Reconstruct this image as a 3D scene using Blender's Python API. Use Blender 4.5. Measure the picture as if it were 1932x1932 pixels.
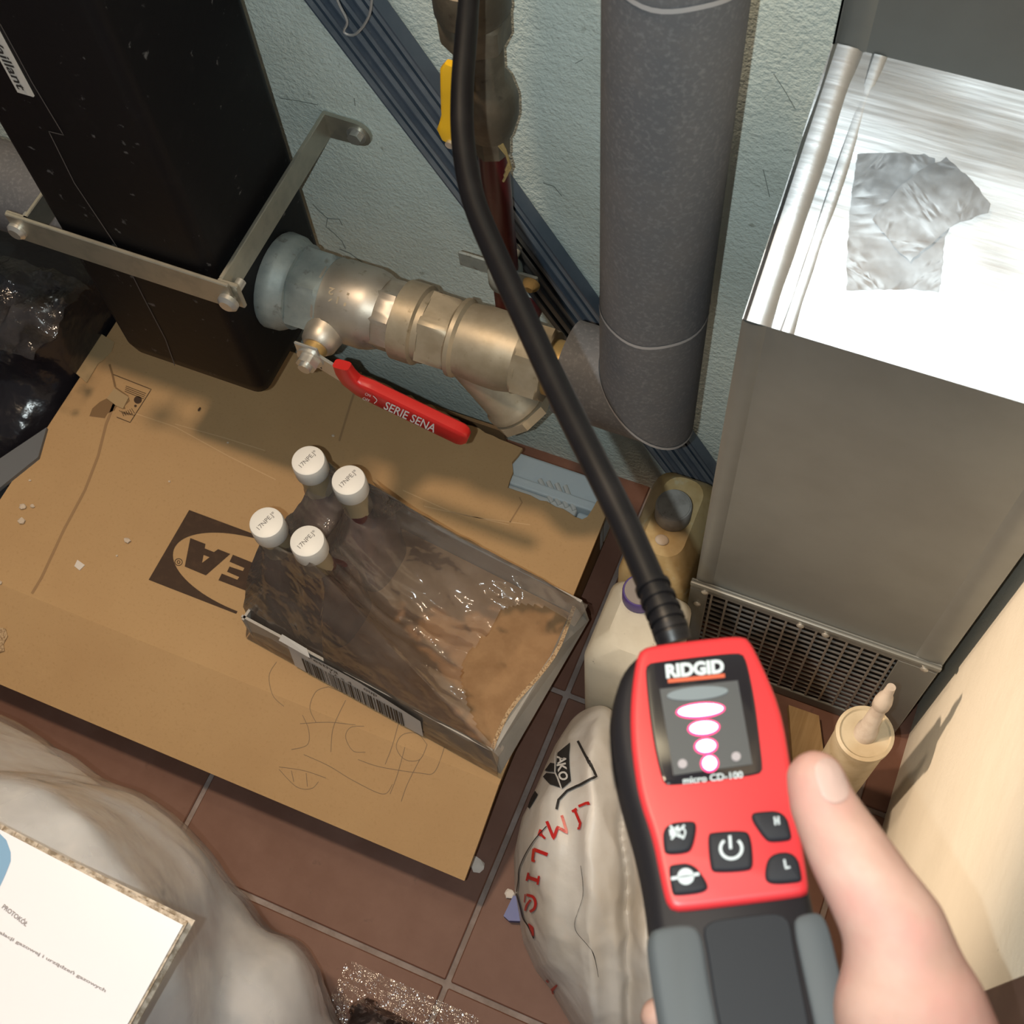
import bpy, bmesh, math, random
import numpy as np
from mathutils import Vector, Matrix, noise as mnoise
from mathutils.bvhtree import BVHTree

for o in list(bpy.data.objects):
    bpy.data.objects.remove(o)
scene = bpy.context.scene
COL = scene.collection
random.seed(7)

# ------------------------------------------------------------------ camera
RC = np.array([[0.92058732, 0.38601988, -0.0592253],      # camera right, down, forward (rows) in world axes
               [0.32178665, -0.83568676, -0.44506291],
               [-0.22129693, 0.39066136, -0.89353868]])
FPX = 2397.23
CAM = np.array([0.0, 0.0, 1.37])
cd = bpy.data.cameras.new('camera')
cam = bpy.data.objects.new('camera', cd)
COL.objects.link(cam)
cd.sensor_width = 36.0
cd.lens = FPX / 1932.0 * 36.0
cd.clip_start = 0.01
r0, r1, r2 = (Vector(r) for r in RC)
mw = Matrix((( r0.x, -r1.x, -r2.x, CAM[0]), (r0.y, -r1.y, -r2.y, CAM[1]), (r0.z, -r1.z, -r2.z, CAM[2]), (0, 0, 0, 1)))
cam.matrix_world = mw
cd.dof.use_dof = True
cd.dof.focus_distance = 1.18
cd.dof.aperture_fstop = 18.0
scene.camera = cam

# ------------------------------------------------------------------ light
w = bpy.data.worlds.new('room_ambient')
scene.world = w
w.use_nodes = True
w.node_tree.nodes['Background'].inputs[0].default_value = (0.75, 0.80, 0.85, 1)
w.node_tree.nodes['Background'].inputs[1].default_value = 0.125


def light(name, kind, loc, power, color, **kw):
    l = bpy.data.lights.new(name, kind)
    l.energy = power
    l.color = color
    for k, v in kw.items():
        setattr(l, k, v)
    o = bpy.data.objects.new(name, l)
    o.location = loc
    COL.objects.link(o)
    return o


fl = CAM + RC[0] * -0.034 + RC[1] * 0.006
fo_ = light('phone_flash', 'SPOT', fl, 18.0, (0.90, 1.0, 1.0), shadow_soft_size=0.003, spot_size=math.radians(150), spot_blend=1.0)
fo_.rotation_euler = cam.matrix_world.to_euler()
lamp = light('ceiling_lamp', 'POINT', (-0.70, 0.36, 2.25), 78.0, (1.0, 0.75, 0.52), shadow_soft_size=0.07)
wl = light('wall_lamp', 'SPOT', (-1.15, -0.20, 1.20), 138.0, (1.0, 0.74, 0.52), shadow_soft_size=0.05, spot_size=math.radians(24), spot_blend=1.0)  # added warm spot to brighten the right wall; its source is only inferred
wl.rotation_euler = (Vector((0.26, 0.43, 0.30)) - Vector((-1.15, -0.20, 1.20))).to_track_quat('-Z', 'Y').to_euler()

vs = scene.view_settings
vs.view_transform = 'Standard'
vs.look = 'None'
vs.gamma = 1.0
vs.exposure = 0.0
vs.use_curve_mapping = False

# ------------------------------------------------------------------ pixel -> place helpers
def ray(x, y):
    return RC.T @ np.array([(x - 966) / FPX, (y - 966) / FPX, 1.0])
def Pz(x, y, z):
    d = ray(x, y); return CAM + d * (z - CAM[2]) / d[2]
def Py(x, y, Y):
    d = ray(x, y); return CAM + d * (Y - CAM[1]) / d[1]
def Px(x, y, X):
    d = ray(x, y); return CAM + d * (X - CAM[0]) / d[0]
def Pd(x, y, dep):
    return CAM + ray(x, y) * dep


# ------------------------------------------------------------------ materials
def mat(name, col, rough=0.5, metal=0.0, spec=0.5, var=None, bump=None, spots=None, coat=0.0, emit=None, alpha=None, trans=0.0, sss=0.0, aniso=0.0, stretch=None):
    m = bpy.data.materials.new(name)
    m.use_nodes = True
    nt = m.node_tree
    b = nt.nodes['Principled BSDF']
    b.inputs['Base Color'].default_value = (*col, 1)
    b.inputs['Roughness'].default_value = rough
    b.inputs['Metallic'].default_value = metal
    b.inputs['Specular IOR Level'].default_value = spec
    if coat:
        b.inputs['Coat Weight'].default_value = coat
        b.inputs['Coat Roughness'].default_value = 0.08
    if trans:
        b.inputs['Transmission Weight'].default_value = trans
    if alpha is not None:
        b.inputs['Alpha'].default_value = alpha
    if sss:
        b.inputs['Subsurface Weight'].default_value = sss
        b.inputs['Subsurface Radius'].default_value = (0.012, 0.004, 0.002)
        b.inputs['Subsurface Scale'].default_value = 1.0
    if aniso:
        b.inputs['Anisotropic'].default_value = aniso
    if emit:
        b.inputs['Emission Color'].default_value = (*emit[0], 1)
        b.inputs['Emission Strength'].default_value = emit[1]
    tc = nt.nodes.new('ShaderNodeTexCoord')
    src = tc.outputs['Object']
    if stretch:
        mp = nt.nodes.new('ShaderNodeMapping')
        mp.inputs['Scale'].default_value = stretch
        nt.links.new(src, mp.inputs['Vector'])
        src = mp.outputs['Vector']
    last = None

    def tex(scale, detail=3.0, rgh=0.5):
        t = nt.nodes.new('ShaderNodeTexNoise')
        t.inputs['Scale'].default_value = scale
        t.inputs['Detail'].default_value = detail
        t.inputs['Roughness'].default_value = rgh
        nt.links.new(src, t.inputs['Vector'])
        return t
    if var:
        # var = list of (scale, amount, other colour)
        cur = None
        for sc, lo, hi, oc in var:
            t = tex(sc, 4.0, 0.6)
            mr = nt.nodes.new('ShaderNodeMapRange')
            mr.inputs['From Min'].default_value = lo
            mr.inputs['From Max'].default_value = hi
            nt.links.new(t.outputs['Fac'], mr.inputs['Value'])
            mx = nt.nodes.new('ShaderNodeMix')
            mx.data_type = 'RGBA'
            nt.links.new(mr.outputs['Result'], mx.inputs['Factor'])
            if cur is None:
                mx.inputs[6].default_value = (*col, 1)
            else:
                nt.links.new(cur, mx.inputs[6])
            mx.inputs[7].default_value = (*oc, 1)
            cur = mx.outputs[2]
        nt.links.new(cur, b.inputs['Base Color'])
    if bump:
        prev = None
        for sc, st, dist in bump:
            t = tex(sc, 3.0, 0.55)
            bp = nt.nodes.new('ShaderNodeBump')
            bp.inputs['Strength'].default_value = st
            bp.inputs['Distance'].default_value = dist
            nt.links.new(t.outputs['Fac'], bp.inputs['Height'])
            if prev is not None:
                nt.links.new(prev, bp.inputs['Normal'])
            prev = bp.outputs['Normal']
        nt.links.new(prev, b.inputs['Normal'])
    return m


M = {}
M['wall'] = mat('wall_plaster', (0.66, 0.745, 0.70), 0.85, spec=0.2,
                var=[(9, 0.45, 0.75, (0.58, 0.645, 0.59)), (45, 0.66, 0.74, (0.40, 0.44, 0.39))],
                bump=[(260, 0.55, 0.003), (60, 0.25, 0.003)])
M['wall_r'] = mat('wall_plaster_side', (0.72, 0.69, 0.60), 0.85, spec=0.2,  # same paint as the back wall, warm lamp light put into the colour
                  var=[(9, 0.45, 0.75, (0.67, 0.64, 0.55)), (70, 0.72, 0.79, (0.30, 0.27, 0.22))],
                  bump=[(420, 0.3, 0.0012), (60, 0.25, 0.002)])
M['tile'] = mat('floor_tile', (0.150, 0.068, 0.045), 0.55, spec=0.35,
                var=[(14, 0.4, 0.75, (0.19, 0.095, 0.068)), (55, 0.66, 0.8, (0.10, 0.048, 0.034))], bump=[(160, 0.12, 0.001)])
M['grout'] = mat('grout', (0.22, 0.17, 0.15), 0.9, var=[(40, 0.4, 0.7, (0.33, 0.27, 0.25))])
M['brown'] = mat('brown_paint', (0.075, 0.038, 0.030), 0.5, var=[(30, 0.5, 0.8, (0.10, 0.055, 0.045))])
CARD = (0.47, 0.305, 0.155)
M['card'] = mat('cardboard', CARD, 0.88, spec=0.15,
                var=[(5, 0.42, 0.7, (0.43, 0.27, 0.135)), (300, 0.55, 0.8, (0.40, 0.25, 0.12))], bump=[(700, 0.1, 0.0005)])
M['card_in'] = mat('cardboard_dark', (0.22, 0.135, 0.07), 0.9, spec=0.1)  # shade on the box sides put into the brown; also the torn layer
M['card_edge'] = mat('cardboard_edge', (0.52, 0.37, 0.22), 0.9, var=[(500, 0.45, 0.6, (0.24, 0.14, 0.07))])
M['ink'] = mat('box_print', (0.050, 0.026, 0.014), 0.8, var=[(90, 0.5, 0.8, (0.075, 0.040, 0.022))])
M['pencil'] = mat('pencil', (0.22, 0.15, 0.09), 0.8)
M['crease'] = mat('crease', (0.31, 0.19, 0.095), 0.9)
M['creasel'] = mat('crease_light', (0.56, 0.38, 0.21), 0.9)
M['black'] = mat('black_shell', (0.0045, 0.004, 0.005), 0.55, spec=0.18,
                 var=[(26, 0.60, 0.9, (0.014, 0.012, 0.013)), (75, 0.665, 0.72, (0.10, 0.095, 0.095))], bump=[(80, 0.15, 0.001)])
M['scratch'] = mat('scratch', (0.10, 0.085, 0.08), 0.7)
M['sticker'] = mat('sticker', (0.62, 0.58, 0.53), 0.6)
M['printk'] = mat('print_black', (0.02, 0.018, 0.018), 0.6)
M['zincstrip'] = mat('galvanised_strap', (0.44, 0.42, 0.35), 0.42, metal=0.75, bump=[(90, 0.1, 0.0005)], var=[(50, 0.45, 0.75, (0.34, 0.33, 0.28))])
M['bolt'] = mat('bolt', (0.62, 0.61, 0.57), 0.35, metal=0.8)
M['zinc'] = mat('zinc_nut', (0.30, 0.34, 0.33), 0.55, metal=0.45, var=[(40, 0.4, 0.7, (0.42, 0.45, 0.43)), (90, 0.6, 0.75, (0.18, 0.18, 0.15))], bump=[(60, 0.3, 0.001)])
M['nickel'] = mat('nickel_valve', (0.50, 0.46, 0.40), 0.44, metal=0.75, var=[(35, 0.45, 0.7, (0.44, 0.39, 0.32)), (110, 0.62, 0.75, (0.33, 0.28, 0.21))], bump=[(55, 0.12, 0.001)])
M['brass'] = mat('dull_brass', (0.40, 0.34, 0.25), 0.48, metal=0.55, var=[(30, 0.45, 0.72, (0.30, 0.25, 0.17)), (90, 0.64, 0.76, (0.22, 0.18, 0.11))], bump=[(70, 0.22, 0.001)])
M['brass2'] = mat('bright_brass', (0.62, 0.42, 0.17), 0.4, metal=0.7)
M['red'] = mat('red_grip', (0.50, 0.018, 0.016), 0.35, spec=0.5, var=[(50, 0.55, 0.8, (0.42, 0.02, 0.018))])
M['white'] = mat('white_print', (0.78, 0.78, 0.78), 0.6)
M['foam'] = mat('grey_pipe_foam', (0.102, 0.106, 0.116), 0.62, spec=0.4, var=[(20, 0.4, 0.75, (0.125, 0.122, 0.125)), (300, 0.5, 0.7, (0.155, 0.157, 0.165))], bump=[(900, 0.12, 0.0006), (70, 0.1, 0.001)])
M['foamseam'] = mat('foam_seam', (0.34, 0.33, 0.33), 0.8)
M['redpipe'] = mat('red_gas_pipe', (0.090, 0.010, 0.011), 0.32, spec=0.5, var=[(25, 0.55, 0.75, (0.16, 0.05, 0.05))])
M['fitting'] = mat('grimy_fitting', (0.115, 0.095, 0.068), 0.5, metal=0.35, var=[(30, 0.42, 0.7, (0.20, 0.17, 0.125)), (80, 0.6, 0.75, (0.06, 0.048, 0.035))], bump=[(60, 0.4, 0.002)])
M['yellow'] = mat('yellow_lever', (0.72, 0.42, 0.015), 0.35, spec=0.5)
M['hemp'] = mat('hemp', (0.36, 0.25, 0.10), 0.95, bump=[(200, 0.5, 0.002)])
M['navy'] = mat('navy_profile', (0.055, 0.075, 0.105), 0.35, spec=0.5, var=[(18, 0.4, 0.7, (0.085, 0.105, 0.135)), (120, 0.66, 0.8, (0.15, 0.17, 0.19))])
M['navy2'] = mat('navy_profile_pale', (0.17, 0.20, 0.235), 0.35, spec=0.5, var=[(25, 0.4, 0.7, (0.11, 0.135, 0.165))])
M['wire'] = mat('wire', (0.55, 0.57, 0.58), 0.35, metal=0.6)
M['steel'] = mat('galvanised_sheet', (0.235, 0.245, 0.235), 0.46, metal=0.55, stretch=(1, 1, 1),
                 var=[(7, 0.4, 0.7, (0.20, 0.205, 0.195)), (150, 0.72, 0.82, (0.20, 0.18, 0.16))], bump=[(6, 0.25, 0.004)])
M['steel_b'] = mat('galvanised_sheet_bright', (0.50, 0.51, 0.52), 0.42, metal=0.95, stretch=(1, 14, 14),  # same metal as the other panels, flash brightness put into the base colour
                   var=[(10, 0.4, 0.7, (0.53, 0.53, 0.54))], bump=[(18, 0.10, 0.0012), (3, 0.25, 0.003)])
M['grille'] = mat('grille_wire', (0.36, 0.345, 0.32), 0.45, metal=0.7)
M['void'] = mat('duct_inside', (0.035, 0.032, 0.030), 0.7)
M['tape'] = mat('duct_tape', (0.30, 0.31, 0.325), 0.38, metal=0.25, spec=0.6, stretch=(1, 1, 1), var=[(40, 0.42, 0.7, (0.24, 0.25, 0.265))], bump=[(30, 0.25, 0.003)])
M['cap'] = mat('white_cap', (0.80, 0.78, 0.74), 0.45)
M['capgrey'] = mat('grey_cap', (0.33, 0.32, 0.30), 0.6, var=[(60, 0.45, 0.7, (0.22, 0.21, 0.19)), (120, 0.66, 0.74, (0.05, 0.045, 0.04))])
M['cappurple'] = mat('purple_cap', (0.075, 0.045, 0.22), 0.45)
M['capdust'] = mat('dusty_cap_top', (0.27, 0.235, 0.22), 0.8)
M['capprint'] = mat('cap_print', (0.20, 0.18, 0.17), 0.7)
M['syrup'] = mat('syrup_bottle', (0.085, 0.032, 0.032), 0.22, spec=0.5, coat=0.3)
M['neck'] = mat('bottle_neck', (0.34, 0.27, 0.17), 0.35)
M['traycard'] = mat('tray_card', (0.40, 0.235, 0.115), 0.85, var=[(35, 0.4, 0.7, (0.30, 0.165, 0.075))])
M['traygrey'] = mat('tray_grey', (0.40, 0.375, 0.345), 0.55, var=[(25, 0.4, 0.7, (0.33, 0.31, 0.28))])
M['labelw'] = mat('label_white', (0.60, 0.585, 0.57), 0.7)
M['jugw'] = mat('jerrycan_white', (0.62, 0.575, 0.47), 0.55, sss=0.0, var=[(30, 0.45, 0.75, (0.54, 0.49, 0.39)), (120, 0.70, 0.76, (0.2, 0.18, 0.15))])
M['jugy'] = mat('jerrycan_yellow', (0.58, 0.43, 0.22), 0.5, var=[(22, 0.4, 0.65, (0.42, 0.28, 0.11)), (60, 0.62, 0.72, (0.55, 0.46, 0.28))])
M['tube'] = mat('cartridge', (0.46, 0.395, 0.28), 0.5, var=[(30, 0.45, 0.7, (0.38, 0.31, 0.20)), (70, 0.68, 0.74, (0.20, 0.14, 0.07))])
M['nozzle'] = mat('cartridge_nozzle', (0.44, 0.385, 0.33), 0.6, var=[(60, 0.45, 0.7, (0.35, 0.29, 0.24))])
M['wood'] = mat('wood_strip', (0.40, 0.27, 0.13), 0.75, stretch=(20, 1, 1), var=[(8, 0.4, 0.7, (0.30, 0.19, 0.08))])
M['foamw'] = mat('polystyrene', (0.58, 0.64, 0.67), 0.75, bump=[(300, 0.3, 0.0008)])
M['foamg'] = mat('polystyrene_panel', (0.62, 0.62, 0.60), 0.75, bump=[(300, 0.3, 0.0008)])
M['sack'] = mat('paper_plastic_sack', (0.62, 0.595, 0.57), 0.42, spec=0.5, var=[(8, 0.4, 0.7, (0.47, 0.42, 0.36)), (40, 0.6, 0.8, (0.58, 0.52, 0.47))], bump=[(14, 0.35, 0.008), (45, 0.25, 0.003)])
M['bluepl'] = mat('blue_plastic', (0.075, 0.10, 0.30), 0.45)
M['grime'] = mat('crumb', (0.58, 0.48, 0.38), 0.9)
M['crumbw'] = mat('crumb_white', (0.68, 0.62, 0.57), 0.9)
M['binbag'] = mat('black_bin_bag', (0.014, 0.013, 0.017), 0.22, spec=0.6, bump=[(14, 0.6, 0.012), (45, 0.4, 0.004)])
M['green'] = mat('green_plastic', (0.01, 0.05, 0.014), 0.5)
M['greyst'] = mat('grey_plastic_strip', (0.13, 0.14, 0.155), 0.5)
M['tapec'] = mat('packing_tape', (0.42, 0.30, 0.165), 0.35, spec=0.5)
M['paper'] = mat('paper', (0.78, 0.78, 0.84), 0.7)
M['paperblue'] = mat('paper_blue', (0.20, 0.36, 0.55), 0.7)
M['texty'] = mat('paper_text', (0.30, 0.26, 0.26), 0.8)
M['board'] = mat('corrugated_board', (0.56, 0.48, 0.40), 0.85, var=[(180, 0.42, 0.62, (0.26, 0.20, 0.14))])
M['devblack'] = mat('detector_black', (0.010, 0.009, 0.011), 0.6, spec=0.25)
M['devred'] = mat('detector_red', (0.50, 0.026, 0.032), 0.42, spec=0.5)
M['devscreen'] = mat('detector_window', (0.012, 0.011, 0.014), 0.10, spec=0.6)
M['devlcd'] = mat('detector_lcd', (0.055, 0.060, 0.066), 0.35, spec=0.5)
M['devgrey'] = mat('detector_grip', (0.070, 0.080, 0.088), 0.7, spec=0.25)
M['devmid'] = mat('detector_middle', (0.011, 0.0135, 0.018), 0.6, spec=0.25)
M['btn'] = mat('detector_button', (0.014, 0.0155, 0.020), 0.65, spec=0.25)
M['devtext'] = mat('detector_lettering', (0.42, 0.48, 0.51), 0.6)
M['devorange'] = mat('detector_stripe', (0.42, 0.075, 0.032), 0.5)
M['led'] = mat('led_lit', (1, 0.8, 0.9), 0.5, emit=((1.0, 0.62, 0.78), 2.6))
M['ledrim'] = mat('led_glow_rim', (0.8, 0.05, 0.2), 0.5, emit=((0.9, 0.03, 0.16), 0.75))
M['leddim'] = mat('led_unlit', (0.13, 0.16, 0.18), 0.5)
M['leddot'] = mat('led_dot', (0.27, 0.25, 0.27), 0.5)
M['probe'] = mat('probe_rubber', (0.0055, 0.005, 0.006), 0.42, spec=0.3, var=[(60, 0.5, 0.8, (0.009, 0.008, 0.009))])
M['skin'] = mat('skin', (0.35, 0.215, 0.175), 0.6, spec=0.22, sss=0.12,
                var=[(28, 0.40, 0.72, (0.43, 0.285, 0.24)), (16, 0.52, 0.72, (0.41, 0.205, 0.18))], bump=[(260, 0.12, 0.0008)])
M['nail'] = mat('nail', (0.38, 0.265, 0.235), 0.3, spec=0.5)


def film_mat(name, col, alpha_lo, alpha_hi, rough=0.14, scale=14, edge=1.0):
    m = bpy.data.materials.new(name)
    m.use_nodes = True
    nt = m.node_tree
    nt.nodes.clear()
    out = nt.nodes.new('ShaderNodeOutputMaterial')
    tr = nt.nodes.new('ShaderNodeBsdfTransparent')
    tr.inputs[0].default_value = (0.97, 0.95, 0.93, 1)
    b = nt.nodes.new('ShaderNodeBsdfPrincipled')
    b.inputs['Base Color'].default_value = (*col, 1)
    b.inputs['Roughness'].default_value = rough
    b.inputs['Specular IOR Level'].default_value = 0.7
    gl = nt.nodes.new('ShaderNodeBsdfGlossy')
    gl.inputs['Roughness'].default_value = 0.10
    tc = nt.nodes.new('ShaderNodeTexCoord')
    t = nt.nodes.new('ShaderNodeTexNoise')
    t.inputs['Scale'].default_value = scale
    t.inputs['Detail'].default_value = 3
    nt.links.new(tc.outputs['Object'], t.inputs['Vector'])
    t2 = nt.nodes.new('ShaderNodeTexNoise')
    t2.inputs['Scale'].default_value = scale * 3.2
    t2.inputs['Detail'].default_value = 2
    nt.links.new(tc.outputs['Object'], t2.inputs['Vector'])
    bp = nt.nodes.new('ShaderNodeBump')
    bp.inputs['Strength'].default_value = 0.5
    bp.inputs['Distance'].default_value = 0.008
    nt.links.new(t2.outputs['Fac'], bp.inputs['Height'])
    nt.links.new(bp.outputs['Normal'], gl.inputs['Normal'])
    mr = nt.nodes.new('ShaderNodeMapRange')
    mr.inputs['From Min'].default_value = 0.35
    mr.inputs['From Max'].default_value = 0.68
    mr.inputs['To Min'].default_value = alpha_lo
    mr.inputs['To Max'].default_value = alpha_hi
    nt.links.new(t.outputs['Fac'], mr.inputs['Value'])
    mx = nt.nodes.new('ShaderNodeMixShader')
    nt.links.new(mr.outputs['Result'], mx.inputs[0])
    nt.links.new(tr.outputs[0], mx.inputs[1])
    nt.links.new(b.outputs[0], mx.inputs[2])
    fr = nt.nodes.new('ShaderNodeFresnel')
    fr.inputs['IOR'].default_value = 1.45
    nt.links.new(bp.outputs['Normal'], fr.inputs['Normal'])
    mx2 = nt.nodes.new('ShaderNodeMixShader')
    fm_ = nt.nodes.new('ShaderNodeMath')
    fm_.operation = 'MULTIPLY'
    fm_.inputs[1].default_value = edge
    nt.links.new(fr.outputs[0], fm_.inputs[0])
    nt.links.new(fm_.outputs[0], mx2.inputs[0])
    nt.links.new(mx.outputs[0], mx2.inputs[1])
    nt.links.new(gl.outputs[0], mx2.inputs[2])
    nt.links.new(mx2.outputs[0], out.inputs[0])
    return m


M['film'] = film_mat('shrink_film', (0.62, 0.53, 0.47), 0.12, 0.20)
M['clear'] = film_mat('clear_film', (0.45, 0.42, 0.42), 0.02, 0.09, scale=30)
M['bundle'] = mat('milky_plastic', (0.70, 0.71, 0.74), 0.20, spec=0.6, coat=0.6,
                  var=[(5, 0.42, 0.66, (0.52, 0.535, 0.565)), (16, 0.50, 0.75, (0.74, 0.73, 0.74))], bump=[(12, 0.35, 0.012), (34, 0.25, 0.003)], stretch=(1.5, 0.9, 1.2))


# ------------------------------------------------------------------ mesh helpers
class MB:
    def __init__(s):
        s.v = []; s.f = []
    def add(s, v, f):
        n = len(s.v)
        s.v += [tuple(map(float, p)) for p in v]
        s.f += [tuple(i + n for i in q) for q in f]
        return s
    def box(s, a, b, bev=0.0, seg=2):
        a = np.minimum(a, b).astype(float), np.maximum(a, b).astype(float)
        lo, hi = a
        bm = bmesh.new()
        bmesh.ops.create_cube(bm, size=1.0)
        for q in bm.verts:
            q.co = Vector(((q.co.x + .5) * (hi[0] - lo[0]) + lo[0], (q.co.y + .5) * (hi[1] - lo[1]) + lo[1], (q.co.z + .5) * (hi[2] - lo[2]) + lo[2]))
        if bev:
            bmesh.ops.bevel(bm, geom=list(bm.edges), offset=bev, segments=seg, affect='EDGES', profile=0.5)
        return s.bm(bm)
    def bm(s, bm, M4=None):
        bm.verts.index_update()
        vv = [(M4 @ q.co if M4 else q.co.copy()) for q in bm.verts]
        ff = [[q.index for q in f.verts] for f in bm.faces]
        bm.free()
        return s.add(vv, ff)
    def tube(s, pts, r, n=16, caps=True):
        pts = [Vector(p) for p in pts]
        rs = r if hasattr(r, '__len__') else [r] * len(pts)
        t0 = (pts[1] - pts[0]).normalized()
        up = Vector((0, 0, 1)) if abs(t0.z) < 0.9 else Vector((1, 0, 0))
        nx = t0.cross(up).normalized()
        V = []
        for i, p in enumerate(pts):
            if i == 0: t = pts[1] - pts[0]
            elif i == len(pts) - 1: t = pts[-1] - pts[-2]
            else: t = pts[i + 1] - pts[i - 1]
            t.normalize()
            nx = (nx - t * nx.dot(t)).normalized()
            ny = t.cross(nx)
            for k in range(n):
                a = 2 * math.pi * k / n
                V.append(p + (nx * math.cos(a) + ny * math.sin(a)) * rs[i])
        F = []
        for i in range(len(pts) - 1):
            for k in range(n):
                F.append((i * n + k, i * n + (k + 1) % n, (i + 1) * n + (k + 1) % n, (i + 1) * n + k))
        if caps:
            F.append(tuple(reversed(range(n))))
            F.append(tuple(range((len(pts) - 1) * n, len(pts) * n)))
        return s.add(V, F)
    def lathe(s, prof, origin, axis, n=32, hexa=None):
        """prof: list of (t along axis, radius[, sides])"""
        o = Vector(origin); ax = Vector(axis).normalized()
        up = Vector((0, 0, 1)) if abs(ax.z) < 0.9 else Vector((1, 0, 0))
        nx = ax.cross(up).normalized(); ny = ax.cross(nx)
        V = []
        for row in prof:
            t, r = row[0], row[1]
            sides = row[2] if len(row) > 2 else 0
            for k in range(n):
                a = 2 * math.pi * k / n
                rr = r
                if sides:
                    seg = 2 * math.pi / sides
                    d = (a % seg) - seg / 2
                    rr = min(r * math.cos(seg / 2) / math.cos(d) , r) if True else r
                V.append(o + ax * t + (nx * math.cos(a) + ny * math.sin(a)) * rr)
        F = []
        m = len(prof)
        for i in range(m - 1):
            for k in range(n):
                F.append((i * n + k, i * n + (k + 1) % n, (i + 1) * n + (k + 1) % n, (i + 1) * n + k))
        F.append(tuple(reversed(range(n))))
        F.append(tuple(range((m - 1) * n, m * n)))
        return s.add(V, F)
    def prism(s, poly, off):
        """closed polygon of 3D points, extruded by vector off"""
        n = len(poly)
        P = [np.array(p, float) for p in poly]
        Q = [p + np.array(off, float) for p in P]
        F = [tuple(range(n)), tuple(reversed(range(n, 2 * n)))]
        for i in range(n):
            j = (i + 1) % n
            F.append((i, i + n, j + n, j))
        return s.add(P + Q, F)
    def poly(s, pts):
        return s.add(pts, [tuple(range(len(pts)))])
    def strip(s, pts, wid, mp, step=6.0, close=False):
        """stroke of a polyline in 2D (pixels or mm), mapped to a surface by mp(x, y)"""
        p = [np.array(q, float) for q in pts]
        if close: p.append(p[0])
        out = [p[0]]
        for a, b in zip(p[:-1], p[1:]):
            n = max(1, int(np.linalg.norm(b - a) / step))
            for i in range(1, n + 1):
                out.append(a + (b - a) * i / n)
        L = []; R = []
        for i, q in enumerate(out):
            a = out[max(0, i - 1)]; b = out[min(len(out) - 1, i + 1)]
            t = b - a; t = t / (np.linalg.norm(t) + 1e-9)
            nn = np.array([-t[1], t[0]]) * wid / 2
            L.append(mp(*(q + nn))); R.append(mp(*(q - nn)))
        n = len(out)
        return s.add(L + R, [(i, i + n, i + n + 1, i + 1) for i in range(n - 1)])


def to_mesh(name, mb, smooth=True, ang=38):
    me = bpy.data.meshes.new(name)
    me.from_pydata(mb.v, [], mb.f)
    me.validate()
    bm = bmesh.new(); bm.from_mesh(me)
    bmesh.ops.recalc_face_normals(bm, faces=bm.faces)
    bm.to_mesh(me); bm.free()
    if smooth:
        me.shade_smooth()
        me.set_sharp_from_angle(angle=math.radians(ang))
    return me


def obj(name, mb, material, parent=None, smooth=True, ang=38, label=None, local=False, raw=False):
    """mb in world coordinates; stored relative to the parent thing's base"""
    if parent is not None and not local:
        L = root_loc(parent)
        mb2 = MB(); mb2.v = [(p[0] - L[0], p[1] - L[1], p[2] - L[2]) for p in mb.v]; mb2.f = mb.f
        mb = mb2
    me = to_mesh(name, mb, smooth, ang)
    if raw:
        pass
    me.materials.append(M[material])
    o = bpy.data.objects.new(name, me)
    COL.objects.link(o)
    if parent is not None:
        o.parent = parent
    if label:
        o['label'] = label
    return o


def root_loc(o):
    while o.parent is not None:
        o = o.parent
    return tuple(o.location)


def thing(name, label, cat, loc=(0, 0, 0), group=None):
    o = bpy.data.objects.new(name, None)
    o.empty_display_size = 0.05
    o.location = tuple(map(float, loc))
    COL.objects.link(o)
    o['label'] = label; o['category'] = cat
    if group: o['group'] = group
    return o


def tag(o, label, cat, group=None):
    o['label'] = label; o['category'] = cat
    if group: o['group'] = group
    return o


def struct(name, mb, material, parent=None, smooth=False):
    o = obj(name, mb, material, parent, smooth)
    if parent is None: o['kind'] = 'structure'
    return o


def text2d(body, size=1.0, bold=0.0, space=1.0):
    """flat text as (verts2d, faces), centred on 0,0, cap height about 0.7*size"""
    cu = bpy.data.curves.new('t', 'FONT')
    cu.body = body; cu.size = size; cu.align_x = 'CENTER'; cu.align_y = 'CENTER'
    cu.offset = bold; cu.space_character = space; cu.resolution_u = 3
    o = bpy.data.objects.new('t', cu); COL.objects.link(o)
    dg = bpy.context.evaluated_depsgraph_get()
    me = bpy.data.meshes.new_from_object(o.evaluated_get(dg))
    v = np.array([tuple(q.co)[:2] for q in me.vertices]) if len(me.vertices) else np.zeros((0, 2))
    f = [tuple(p.vertices) for p in me.polygons]
    bpy.data.objects.remove(o); bpy.data.curves.remove(cu); bpy.data.meshes.remove(me)
    return v, f


def put_text(mb, body, mp, cx, cy, width, height, ang, bold=0.0, mirror=False, flipy=True):
    """lay text in a 2D frame (pixels, y down), centred at cx,cy, and map by mp"""
    v, f = text2d(body, 1.0, bold)
    lo, hi = v.min(0), v.max(0)
    v = (v - (lo + hi) / 2) / (hi - lo) * np.array([width, height])
    c, s_ = math.cos(math.radians(ang)), math.sin(math.radians(ang))
    pts = []
    for x, y in v:
        y = -y if flipy else y
        if mirror: x = -x
        pts.append(mp(cx + c * x - s_ * y, cy + s_ * x + c * y))
    mb.add(pts, f)
    return mb


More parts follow.
